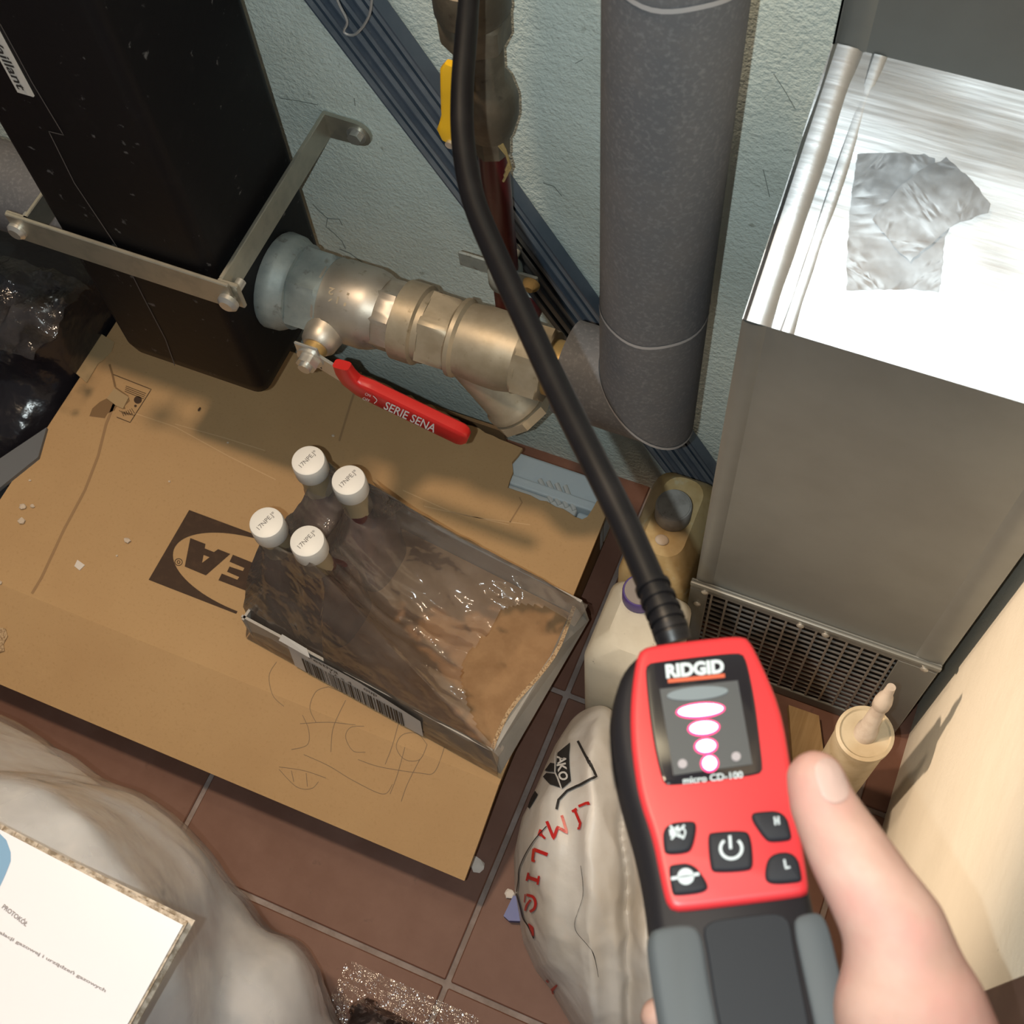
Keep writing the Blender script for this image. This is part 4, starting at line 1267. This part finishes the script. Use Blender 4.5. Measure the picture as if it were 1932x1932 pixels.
L1 = [[([(925, 735), (1030, 690), (1037, 720)], 30)], [([(850, 795), (905, 762)], 30), ([(880, 775), (945, 925), (935, 985), (912, 985)], 32)],
      [([(562, 905), (638, 1100), (680, 972), (785, 1035), (725, 838)], 34)], [([(500, 1000), (478, 1068)], 40), ([(490, 1045), (545, 1100)], 24)],
      [([(415, 1222), (572, 1282)], 40), ([(418, 1215), (402, 1350), (430, 1358)], 30)], [([(358, 1488), (336, 1580)], 24), ([(345, 1535), (470, 1578)], 40), ([(475, 1525), (460, 1622)], 24)]]
L2 = [[(curve([(482, 698), (545, 718), (568, 775), (555, 830), (515, 858)]), 26), (curve([(470, 850), (485, 795), (522, 745)]), 20), ([(470, 690), (462, 770)], 10)],
      [([(500, 975), (540, 1010), (545, 1090)], 20), ([(545, 1090), (508, 985)], 16)], [([(668, 1508), (690, 1530)], 16)], [([(702, 1602), (740, 1640)], 14)]]
for grp, zf, sc_ in [(g, zs, .16563) for g in L1] + [(g, z5, .1977) for g in L2]:
    rd = MB()
    for pl, wd_ in grp: rd.strip([zf(*q) for q in pl], wd_ * sc_, on_sack, 3)
    obj('red_letter', rd, 'red', sk, smooth=False, label='red printed letter')
bk_ = MB()
def fillpoly(pts, mapper):
    """fill a pixel polygon with small cells draped on the surface"""
    bm = bmesh.new(); vs_ = [bm.verts.new((p[0], p[1], 0)) for p in pts]; bm.faces.new(vs_)
    bmesh.ops.triangulate(bm, faces=bm.faces[:])
    for _ in range(4):
        long = [e for e in bm.edges if e.calc_length() > 4]
        if long: bmesh.ops.subdivide_edges(bm, edges=long, cuts=1)
        bmesh.ops.triangulate(bm, faces=bm.faces[:])
    for q in bm.verts:
        q.co = Vector(mapper(q.co.x, q.co.y))
    return bm
bk_.bm(fillpoly([zs(*p) for p in [(825, 15), (685, 130), (668, 350), (700, 430), (735, 540), (838, 450), (822, 300), (815, 160)]], on_sack))
bk_.bm(fillpoly([zs(*p) for p in [(520, 400), (560, 355), (655, 368), (712, 528), (600, 490)]], on_sack))
bk_.bm(fillpoly([zs(*p) for p in [(540, 330), (605, 240), (655, 250), (650, 345), (600, 340)]], on_sack))
bk_.bm(fillpoly([zs(*p) for p in [(430, 560), (460, 600), (400, 700), (365, 760), (345, 745), (385, 640)]], on_sack))
bk_.strip([zs(*q) for q in [(915, -5), (1020, 190), (1108, 395), (940, 490), (790, 562), (690, 665), (668, 770)]], 28 * .16563, on_sack, 3)
bk_.strip([zs(*q) for q in curve([(560, 960), (470, 1060), (400, 1150), (310, 1300), (250, 1450), (240, 1580), (220, 1705)])], 1.8, on_sack, 3)
bk_.strip([z5(*q) for q in curve([(385, 685), (420, 810), (450, 920), (500, 1000), (550, 1110)])], 2.6, on_sack, 3)
bk_.strip([z5(*q) for q in curve([(1000, 420), (1020, 700), (940, 1000), (1090, 1220), (1150, 1480)])], 0.8, on_sack, 4)
eo = obj('black_emblem', bk_, 'printk', sk, smooth=False, label='black printed emblem with white letters')
wt = MB()
put_text(wt, 'A', lambda x, y: on_sack(x, y, .0022), *zs(742, 212), 16, 17, 82, bold=.03)
put_text(wt, 'K', lambda x, y: on_sack(x, y, .0022), *zs(745, 300), 15, 17, 78, bold=.03)
put_text(wt, 'O', lambda x, y: on_sack(x, y, .0022), *zs(757, 398), 18, 18, 75, bold=.03)
wt.strip([zs(672, 130), zs(665, 350), zs(700, 430), zs(730, 545)], 1.6, lambda x, y: on_sack(x, y, .0022), 3)
obj('white_lettering', wt, 'labelw', eo, smooth=False)
bp_ = MB().prism([Pz(*p, .012) for p in [(968, 1690), (980, 1690), (985, 1738), (960, 1737), (950, 1728)]], (0, 0, -.011))
tag(obj('blue_clip', bp_, 'bluepl', smooth=False), 'small blue plastic piece sticking out beside the printed sack', 'plastic piece')
def scrap(px, py, z, r, material, label, cat='scrap', seed=0, group=None):
    rr_ = random.Random(seed + int(px))
    bm = bmesh.new(); bmesh.ops.create_icosphere(bm, subdivisions=2, radius=1)
    c = Pz(px, py, z)
    for q in bm.verts:
        d = 1 + .45 * mnoise.noise(q.co * 1.6 + Vector((px, py, 0)))
        q.co = Vector((c[0] + q.co.x * d * r, c[1] + q.co.y * d * r * .8, z + .0005 + r * .45 * (1 + q.co.z * d * .9)))
    o = obj('plaster_crumb' if cat == 'crumb' else 'scrap', MB().bm(bm), material, ang=25)
    zmin = min(v.co.z for v in o.data.vertices)
    for v in o.data.vertices: v.co.z += z + .0004 - zmin
    return tag(o, label, cat, group)
scrap(900, 1632, 0, .009, 'crumbw', 'white scrap on the floor under the front right corner of the box', seed=1)
scrap(962, 1688, 0, .006, 'crumbw', 'tiny white scrap just above the blue plastic piece', seed=2)
crl = [((44, 957), .0042, 'pale plaster crumb at left of box, upper one of a close pair'), ((62, 956), .0028, 'small plaster crumb right beside the upper left crumb'),
       ((42, 984), .0044, 'pale plaster crumb below the pair at left of box'), ((241, 1021), .0040, 'pale curled plaster crumb left of the printed logo'),
       ((57, 907), .0016, 'tiny white speck above the crumbs at the left edge of the box'),
       ((320, 909), .0014, 'tiny white speck above the printed logo'), ((221, 1049), .0014, 'tiny white speck between logo and white paper chip'),
       ((629, 823), .0018, 'tiny white speck just above the rear bottle caps'), ((430, 836), .0014, 'tiny white speck left of the rear bottle caps'),
       ((0, 1100), .0030, 'pale crumb cut by the left picture edge')]
for (p, r, l) in crl:
    scrap(p[0], p[1], ZB, r, 'grime', l, 'crumb', 4)
chip = MB().prism([Pz(*p, ZB + .0014) for p in [(146, 1056), (160, 1066), (150, 1076), (140, 1068)]], (0, 0, -.001))
tag(obj('paper_chip', chip, 'crumbw', smooth=False), 'small square white paper chip lying on the cardboard box', 'chip')
bug = MB(); ball(bug, Pz(376, 772, ZB + .0018), .0022, 6, (.6, 1.3, .5))
tag(obj('dark_speck', bug, 'ink'), 'tiny dark elongated speck on box below the black header', 'speck')
tn = MB().prism([mbx(p[0], p[1], .002) for p in [(-12, 1180), (10, 1186), (14, 1200), (6, 1215), (8, 1228), (-12, 1235)]], (0, 0, -.0016))
obj('torn_corner', tn, 'card_edge', box, smooth=False)

# ------------------------------------------------------------------ dark clutter at far left
bb = MB()
for (c, r, sc) in ((( -.97, .585, .13), .13, (1.1, .75, 1.0)), ((-1.10, .50, .12), .13, (1, 1, 1)), ((-1.02, .40, .07), .10, (1, 1.1, .85)), ((-.93, .50, .06), .085, (.75, 1.0, .9)), ((-1.2, .62, .16), .13, (1, .5, 1))):
    ball(bb, c, r, 12, sc)
bb = remesh(bb, .012, 8)
bb.v = [(x + .012 * fbm(x, y, z, 12), min(y + .010 * fbm(z, x, y, 12), WY - .004), max(.002, z + .014 * fbm(y, z, x, 11))) for x, y, z in bb.v]
bb.v = [(min(x, -.866), y, z) for x, y, z in bb.v]
tag(obj('bin_bag', bb, 'binbag', ang=60), 'shiny black bin bag slumped between box and back wall at left', 'bag')
cl = MB()
a0 = Pz(22, 552, .27); rr = random.Random(4)
xs_ = np.linspace(a0[0] - .08, a0[0] + .06, 18); ys_ = np.linspace(a0[1] - .06, a0[1] + .05, 16)
clm = heightfield(xs_, ys_, lambda x, y: .262 + .02 * fbm(x, y, 2, 30) - 2.0 * ((x - a0[0]) ** 2 + (y - a0[1]) ** 2))
tag(obj('clear_wrap', clm, 'clear', ang=40), 'crumpled clear wrap shining on top of the black bin bag', 'plastic film')
gc = MB().box((-1.12, .16, .002), (-.945, .27, .10), .006)
tag(obj('green_crate', gc, 'green'), 'dark green plastic container left of the cardboard box', 'container')
gs = MB().prism([Pz(*p, .125) for p in [(-60, 905), (88, 806), (72, 862), (-60, 968)]], (0, 0, -.006))
gs2 = MB().prism([Pz(*p, .119) for p in [(-60, 905), (-20, 880), (-30, 930), (-60, 950)]], (0, 0, -.117))
gso = tag(obj('grey_strip', gs, 'greyst', smooth=False), 'flat grey plastic strip beside the left edge of the cardboard box', 'plastic strip')
obj('strip_foot', gs2, 'greyst', gso, smooth=False)

# ------------------------------------------------------------------ wrapped bundle with papers on top
HB = .50
bmb = MB()
for c, r in (((-.66, -.05, .20), (.26, .155, .27)), ((-.50, -.075, .24), (.155, .165, .265)), ((-.86, -.03, .16), (.20, .135, .20)),
             ((-.425, -.13, .15), (.105, .190, .19)), ((-.350, -.10, .11), (.070, .150, .140)), ((-.285, -.15, .08), (.062, .150, .095)), ((-.55, -.25, .22), (.20, .12, .24))):
    ball(bmb, c, 1.0, 14, r)
bmb = remesh(bmb, .011, 6)
nv_ = []
for x, y, z in bmb.v:
    cre = .014 * rid(x * .8 + y * .3, y * .9 - z * .4, z * 3, 7) + .0035 * rid(x * 1.6 + z, y * .7, z * 6, 20)
    d = Vector((x + .58, y + .09, z - .18)).normalized()
    q = (x + d.x * cre, y + d.y * cre, z + d.z * cre)
    nv_.append((q[0], q[1], min(max(.002, q[2]), HB - .001)))
bmb.v = nv_
bmb.v = [(x + .010, y, z) for x, y, z in bmb.v]
bd_ = obj('wrapped_bundle', bmb, 'bundle', ang=70)
ofm = MB(); ofm.f = bmb.f
for (x, y, z) in bmb.v:
    d = Vector((x + .57, y + .09, z - .18)).normalized(); e_ = .004 + .004 * rid(x * 1.2 + z, y, z * 5, 16)
    ofm.v.append((x + d.x * e_, y + d.y * e_, min(max(.002, z + d.z * e_), HB - .0004)))
M['bagfilm'] = film_mat('bag_film', (0.84, 0.84, 0.88), 0.12, 0.34, scale=11, edge=0.28)
obj('outer_film', ofm, 'bagfilm', bd_, ang=70)
tag(bd_, 'large lumpy bundle wrapped in milky plastic on the floor, under the papers', 'bundle')
# corrugated board and paper
pc0 = Pz(345, 1745, HB + .012); pc1 = Pz(0, 1565, HB + .012)
ya_ = pc0[1]; xr = pc0[0]
pd_ = thing('corrugated_board', 'piece of corrugated cardboard under the white protocol sheet', 'board', (xr - .15, ya_ - .1, HB + .002))
ang_ = math.atan2(pc1[1] - pc0[1], pc1[0] - pc0[0])
ex_ = arr(-math.cos(ang_), -math.sin(ang_), 0); ex_ = arr(pc0[0] - pc1[0], pc0[1] - pc1[1], 0); ex_ /= np.linalg.norm(ex_); ey_ = arr(-ex_[1], ex_[0], 0)
def pg(u, v, z): return arr(pc0[0], pc0[1], z) + ex_ * u + ey_ * v
obj('liner', MB().prism([pg(.0015, .003, HB + .0105), pg(.001, -.32, HB + .0105), pg(-.23, -.32, HB + .0105), pg(-.23, -.004, HB + .0105), pg(-.12, .001, HB + .0105)], (0, 0, -.0012)), 'board', pd_, smooth=False)
obj('liner', MB().prism([pg(.003, .006, HB + .0035), pg(.002, -.32, HB + .0035), pg(-.23, -.32, HB + .0035), pg(-.23, .002, HB + .0035), pg(-.12, .003, HB + .0035)], (0, 0, -.0012)), 'board', pd_, smooth=False)
fl_ut = MB(); K = 70
P_ = []
for k in range(K):
    u = -.225 + .2255 * k / (K - 1); z = HB + .0065 + .0022 * math.sin(k * 2.2)
    P_ += [pg(u, .0035, z), pg(u, -.31, z)]
fl_ut.add(P_, [(2 * k, 2 * k + 1, 2 * k + 3, 2 * k + 2) for k in range(K - 1)])
obj('fluting', fl_ut, 'board', pd_, smooth=False)
pz_ = HB + .0113
sheet = MB().prism([pg(0, 0, pz_ + .0006), pg(0, -.297, pz_ + .0006), pg(-.210, -.297, pz_ + .0006), pg(-.210, 0, pz_ + .0006)], (0, 0, -.0005))
pa = tag(obj('protocol_sheet', sheet, 'paper', smooth=False), 'white printed form headed PROTOKÓŁ, lying on the wrapped bundle', 'paper')
mpp = lambda x, y: Pz(x, y, pz_ + .0011)
ptx = MB()
put_text(ptx, 'PROTOKÓŁ', mpp, 29, 1726, 58, 12, 38, bold=.03)
put_text(ptx, 'szczelności instalacji gazowej i urządzeń gazowych', mpp, 55, 1790, 330, 9, 29.0, bold=.025)
obj('lettering', ptx, 'texty', pa, smooth=False)
bl_ = MB().poly([mpp(*q) for q in [(-40, 1560), (0, 1573), (12, 1585), (20, 1608), (20, 1625), (10, 1650), (0, 1672), (-40, 1700)]])
obj('blue_logo', bl_, 'paperblue', pa, smooth=False)
# clear crumpled plastic at the bottom edge
c0 = Pz(745, 1925, .03)
cw = heightfield(np.linspace(c0[0] - .075, c0[0] + .075, 40), np.linspace(c0[1] - .09, c0[1] + .035, 36),
                 lambda x, y: max(.003, .035 + .030 * fbm(x, y, 1, 28) + .014 * fbm(x, y, 5, 70) - 5 * max(0, (y - c0[1] - .0)) - 3.5 * max(0, abs(x - c0[0]) - .04)))
tag(obj('clear_wrap', cw, 'clear', smooth=False), 'crumpled clear wrap on the tiles beside the milky bundle', 'plastic film')

# ------------------------------------------------------------------ gas detector
T0 = Pd(1308, 1203, .545); T1 = Pd(1402, 1712, .480)
dv = (T0 - T1) / np.linalg.norm(T0 - T1)                    # up the device
rt = Pd(1490, 1430, .512) - Pd(1190, 1455, .512); rt = rt - dv * (rt @ dv); rt /= np.linalg.norm(rt)
dn = np.cross(rt, dv)                                       # out of the face, towards the camera
if dn @ (CAM - T1) < 0: dn = -dn
DO = T1
def dloc(x, y):
    d = ray(x, y); k = ((DO - CAM) @ dn) / (d @ dn); p = CAM + d * k - DO
    return p @ rt, p @ dv
def dpt(u, v, h): return DO + rt * u + dv * v + dn * h
def zd(x, y): return (1050 + x * .45652, 1150 + y * .45652)
def smoothpoly(P, it=2):
    P = [np.array(p, float) for p in P]
    for _ in range(it):
        Q = []
        for a, b in zip(P, P[1:] + P[:1]): Q += [a * .75 + b * .25, a * .25 + b * .75]
        P = Q
    return P
def resample(P, n):
    P = [np.array(p, float) for p in P] + [np.array(P[0], float)]
    d = [0.0]
    for a, b in zip(P[:-1], P[1:]): d.append(d[-1] + np.linalg.norm(b - a))
    out = []
    for k in range(n):
        t = d[-1] * k / n
        i = max(j for j in range(len(d)) if d[j] <= t + 1e-12); i = min(i, len(P) - 2)
        f_ = (t - d[i]) / (d[i + 1] - d[i] + 1e-12)
        out.append(P[i] + (P[i + 1] - P[i]) * f_)
    return out
def pillow(P, levels, fill=True):
    """closed 2D outline in device mm, stacked rings (inset, height)"""
    n = len(P); P = [np.array(p, float) for p in P]
    area = sum(P[i][0] * P[(i + 1) % n][1] - P[(i + 1) % n][0] * P[i][1] for i in range(n))
    sg = 1 if area > 0 else -1
    nor = []
    for i in range(n):
        t = P[(i + 1) % n] - P[i - 1]; t /= np.linalg.norm(t) + 1e-12
        nor.append(np.array([-t[1], t[0]]) * sg)
    V = []
    for ins, h in levels:
        for i in range(n):
            q = P[i] + nor[i] * ins; V.append(dpt(q[0], q[1], h))
    F = [(a * n + k, a * n + (k + 1) % n, (a + 1) * n + (k + 1) % n, (a + 1) * n + k) for a in range(len(levels) - 1) for k in range(n)]
    F += [tuple(reversed(range(n))), tuple(range((len(levels) - 1) * n, len(levels) * n))]
    return MB().add(V, F)
dt = thing('gas_detector', 'red and black handheld gas detector with lit display and black flexible probe', 'detector', DO)
out_px = [(1258, 1203), (1335, 1196), (1405, 1199), (1432, 1212), (1452, 1255), (1478, 1345), (1497, 1440), (1510, 1540), (1528, 1640), (1548, 1730), (1572, 1840), (1600, 1960), (1635, 2100), (1640, 2190), (1600, 2230),
          (1480, 2250), (1340, 2240), (1300, 2200), (1275, 2060), (1252, 1920), (1236, 1820), (1226, 1740), (1214, 1650), (1196, 1570), (1172, 1490), (1156, 1420), (1150, 1350), (1158, 1295), (1175, 1250), (1210, 1216)]
OP = resample(smoothpoly([dloc(*p) for p in out_px], 2), 120)
hous = pillow(OP, [(.010, -.034), (.004, -.031), (.0005, -.024), (0, -.014), (.0008, -.007), (.003, -.002), (.006, 0.0)])
obj('housing', hous, 'devblack', dt, ang=60)
red_px = [zd(*p) for p in [(335, 190), (360, 165), (420, 152), (600, 130), (770, 114), (800, 140), (835, 210), (870, 285), (905, 370), (935, 470), (960, 620), (985, 780), (1012, 960), (1040, 1140), (1040, 1175), (1015, 1190), (760, 1222), (510, 1252), (475, 1245), (452, 1215), (425, 1090), (395, 940), (345, 800), (320, 660), (306, 520), (306, 400), (318, 280)]]
RP = resample(smoothpoly([dloc(*p) for p in red_px], 2), 110)
obj('red_face', pillow(RP, [(0, -.001), (0, .0012), (.0012, .0026), (.003, .0030)]), 'devred', dt, ang=50)
win_px = [zd(*p) for p in [(365, 238), (420, 228), (560, 210), (745, 190), (775, 200), (795, 270), (820, 400), (838, 550), (852, 670), (845, 695), (700, 715), (460, 745), (435, 730), (400, 580), (380, 440), (366, 300)]]
WP = resample(smoothpoly([dloc(*p) for p in win_px], 2), 80)
wn = obj('display_window', pillow(WP, [(0, .0026), (.0004, .0034), (.001, .0036)]), 'devscreen', dt, ang=50)
H1 = .0038
md_ = lambda h: (lambda x, y: dpt(*dloc(x, y), h))
lcd = MB().prism([md_(.0034)(*zd(*p)) for p in [(425, 345), (745, 310), (805, 655), (482, 700)]], dn * .0005)
obj('display_panel', lcd, 'devlcd', wn, smooth=False)
def ell(cx, cy, rx, ry, ang, h, n=28):
    c, s_ = math.cos(math.radians(ang)), math.sin(math.radians(ang))
    return [md_(h)(*zd(cx + rx * math.cos(a) * c - ry * math.sin(a) * s_, cy + rx * math.cos(a) * s_ + ry * math.sin(a) * c)) for a in np.linspace(0, 2 * math.pi, n)[:-1]]
obj('bar_light', MB().prism(ell(580, 365, 126, 27, -5, H1 + .0003), dn * .0003), 'leddim', wn, smooth=False, label='unlit oval bar')
for cx, cy, rx, ry in ((592, 435, 92, 24), (605, 507, 57, 25), (614, 582, 39, 25), (629, 653, 28, 28)):
    lo_ = obj('bar_light', MB().prism(ell(cx, cy, rx + 10, ry + 9, -5, H1 + .0002), dn * .0003), 'ledrim', wn, smooth=False, label='glowing red oval indicator')
    obj('light_core', MB().prism(ell(cx, cy, rx, ry, -5, H1 + .0006), dn * .0002), 'led', lo_, smooth=False)
for cx, cy in ((518, 655), (738, 625)):
    obj('indicator_dot', MB().prism(ell(cx, cy, 19, 19, 0, H1 + .0003), dn * .0003), 'leddot', wn, smooth=False)
tx = MB(); put_text(tx, 'RIDGID', md_(.0039), *zd(569, 262), 110, 27, -5.5, bold=.055)
obj('lettering', tx, 'devtext', wn, smooth=False)
tx = MB(); put_text(tx, 'micro CD-100', md_(.0039), *zd(643, 710), 113, 13.5, -6.0, bold=.02)
obj('lettering', tx, 'devtext', wn, smooth=False)
obj('underline', MB().strip([zd(458, 313), zd(692, 290)], 7.5, md_(.0039)), 'devorange', wn, smooth=False)
btn = [[(437, 902), (560, 886), (578, 905), (560, 1000), (535, 1020), (452, 1026), (440, 1005)], [(620, 945), (640, 935), (770, 927), (798, 945), (810, 1075), (790, 1093), (650, 1100), (632, 1085)],
       [(800, 862), (815, 852), (938, 845), (968, 955), (958, 968), (880, 975), (858, 965), (805, 890)], [(460, 1078), (475, 1068), (560, 1060), (620, 1140), (622, 1180), (490, 1196), (474, 1185)],
       [(872, 1022), (985, 1015), (1010, 1128), (1000, 1140), (872, 1150), (852, 1112)]]
icons = []
bts = []
for P in btn:
    Q = resample(smoothpoly([dloc(*zd(*p)) for p in P], 2), 44)
    bts.append(obj('button', pillow(Q, [(0, .0026), (0, .0040), (.0007, .0050), (.0016, .0053)]), 'btn', dt, ang=50))
hb_ = md_(.0057)
ic = MB(); ar = [zd(716 + 44 * math.cos(a), 1008 + 42 * math.sin(a)) for a in np.linspace(math.radians(-50), math.radians(230), 26)]
ic.strip(ar, 5.6, hb_, 3); ic.strip([zd(710, 955), zd(714, 1010)], 5.4, hb_, 3); obj('power_icon', ic, 'devtext', bts[1], smooth=False)
ic = MB(); ic.poly([hb_(*zd(*p)) for p in [(462, 930), (482, 926), (500, 912), (508, 965), (488, 955), (466, 958)]])
ic.strip([zd(470, 970), zd(525, 912)], 4, hb_); ic.strip([zd(466, 915), zd(522, 968)], 4, hb_); ic.strip([zd(*p) for p in curve([(515, 920), (528, 940), (520, 965)])], 3, hb_)
obj('mute_icon', ic, 'devtext', bts[0], smooth=False)
ic = MB(); ic.strip([zd(893, 878), zd(898, 912)], 3.4, hb_); ic.strip([zd(908, 876), zd(912, 910)], 3.4, hb_); ic.strip([zd(895, 895), zd(911, 893)], 3.4, hb_); obj('letter_mark', ic, 'devtext', bts[2], smooth=False)
ic = MB(); ic.poly([hb_(*zd(530 + 34 * math.cos(a), 1123 + 34 * math.sin(a))) for a in np.linspace(0, 2 * math.pi, 20)[:-1]])
ic.strip([zd(470, 1132), zd(585, 1112)], 6, hb_); obj('vibrate_icon', ic, 'devtext', bts[3], smooth=False)
ic = MB(); ic.strip([zd(933, 1053), zd(940, 1090)], 3.6, hb_); ic.strip([zd(938, 1090), zd(957, 1084)], 3.6, hb_); obj('letter_mark', ic, 'devtext', bts[4], smooth=False)
lg = [zd(*p) for p in [(385, 1335), (440, 1312), (555, 1300), (590, 1325), (608, 1390), (625, 1520), (665, 1720), (730, 2050), (760, 2300), (560, 2320), (480, 1950), (440, 1720), (405, 1500)]]
rg = [zd(*p) for p in [(968, 1300), (985, 1265), (1010, 1252), (1085, 1240), (1130, 1290), (1175, 1480), (1215, 1650), (1265, 1900), (1290, 2100), (1290, 2290), (1170, 2310), (1120, 2050), (1065, 1750), (1010, 1500)]]
mg = [zd(*p) for p in [(590, 1290), (780, 1262), (965, 1245), (985, 1400), (1030, 1620), (1110, 2050), (1160, 2310), (800, 2340), (740, 2050), (650, 1650), (615, 1400)]]
obj('middle_panel', pillow(resample(smoothpoly([dloc(*p) for p in mg], 2), 70), [(0, -.001), (.001, .0010)]), 'devmid', dt, ang=50)
obj('rubber_grip', pillow(resample(smoothpoly([dloc(*p) for p in lg], 2), 70), [(-.0015, -.006), (0, .0002), (.002, .0016)]), 'devgrey', dt, ang=60)
obj('rubber_grip', pillow(resample(smoothpoly([dloc(*p) for p in rg], 2), 70), [(0, -.004), (.001, .0006), (.002, .0016)]), 'devgrey', dt, ang=60)
# raised lettering strip on the left flank
sd = MB()
fk = [OP_ for OP_ in [dloc(1156, 1330), dloc(1152, 1370), dloc(1156, 1415), dloc(1164, 1465)]]
sd.strip([(i, 0) for i in range(4)], 1.0, lambda x, y: dpt(np.interp(x, range(4), [q[0] for q in fk]) - .0006, np.interp(x, range(4), [q[1] for q in fk]), -.013 + y * .0045), 0.25)
obj('side_marking', sd, 'leddim', dt, smooth=False)
# probe
probe_px = [(1272, 1212, .552), (1258, 1170, .555), (1222, 1085, .570), (1175, 980, .590), (1118, 865, .612), (1055, 740, .640), (990, 600, .672), (935, 480, .700), (893, 375, .722), (874, 270, .740), (872, 170, .752), (880, 60, .765), (890, -60, .78), (905, -160, .79)]
pp3 = [Vector(Pd(x, y, d)) for x, y, d in probe_px]
crv = [Vector(q) for q in curve([tuple(q) for q in pp3], 8)]
pr_r = [.0078 if i < 6 else (.0069 if i < 90 else .0066) for i in range(len(crv))]
obj('flexible_probe', MB().tube(crv, pr_r, 24), 'probe', dt, label='black rubber gooseneck')
rb = MB()
for k in range(6):
    c = crv[4 + k * 2]; t = (crv[5 + k * 2] - crv[3 + k * 2]).normalized()
    rb.tube([c - t * .0012, c + t * .0012], .0081, 24)
obj('strain_relief', rb, 'probe', dt)

# ------------------------------------------------------------------ the hand
hm = MB()
def hp(x, y, d): return Pd(x, y, d)
chain = [((1540, 1472), .472, .0114), ((1552, 1518), .470, .0125), ((1582, 1574), .466, .0142), ((1608, 1620), .462, .0155), ((1650, 1690), .457, .0168), ((1690, 1755), .453, .0186), ((1705, 1830), .452, .0215), ((1718, 1910), .450, .0270), ((1745, 2020), .452, .0310)]
for a, b in zip(chain[:-1], chain[1:]):
    capsule(hm, hp(*a[0], a[1]), hp(*b[0], b[1]), a[2], b[2])
# heel of the palm, palm behind the tool, wrist and forearm
capsule(hm, hp(1745, 2020, .452), hp(1800, 2200, .455), .031, .030)
capsule(hm, hp(1800, 2200, .470), hp(1900, 2480, .465), .029, .032)
capsule(hm, hp(1700, 1960, .480), hp(1560, 2000, .545), .027, .018)
capsule(hm, hp(1680, 2080, .485), hp(1540, 2110, .545), .027, .018)
palm_y = [1905, 1990, 2075, 2160]
for k, y in enumerate(palm_y):
    capsule(hm, hp(1700, y + 20, .510), hp(1520, y, .552), .018, .0105)
    capsule(hm, hp(1520, y, .552), hp(1350, y + 12, .560), .0100, .0092)
    lx = 1222 + 12 * k
    capsule(hm, hp(1350, y + 12, .560), hp(lx + 22, y + 14, .535), .0092, .0086)
    capsule(hm, hp(lx + 22, y + 14, .535), hp(lx + 20, y + 12, .507), .0086, .0074)
hand = remesh(hm, .0026, 7, .55)
ho = tag(obj('person', hand, 'skin', ang=180), 'bare right hand holding the gas detector, thumb resting on its edge', 'person')
hbv = BVHTree.FromPolygons([Vector(v) for v in hand.v], hand.f)
# thumb nail laid on the skin
nail_px = [(1538, 1440), (1556, 1429), (1575, 1432), (1590, 1455), (1600, 1482), (1602, 1500), (1590, 1512), (1570, 1516), (1553, 1505), (1543, 1480), (1537, 1458)]
nb_ = fillpoly([tuple(p) for p in smoothpoly(nail_px, 2)], lambda x, y: (x, y, 0))
nm = MB()
vsn = []
nb_.verts.index_update()
cxn, cyn = 1570, 1472
for q in nb_.verts:
    d = Vector(ray(q.co.x, q.co.y)).normalized(); h = hbv.ray_cast(Vector(CAM), d)
    if h[0] is None: h = hbv.find_nearest(Vector(Pd(q.co.x, q.co.y, .462)))
    vsn.append(h[0] - d * .0007)
nm.add(vsn, [[q.index for q in f_.verts] for f_ in nb_.faces]); nb_.free()
obj('thumbnail', nm, 'nail', ho, ang=80)
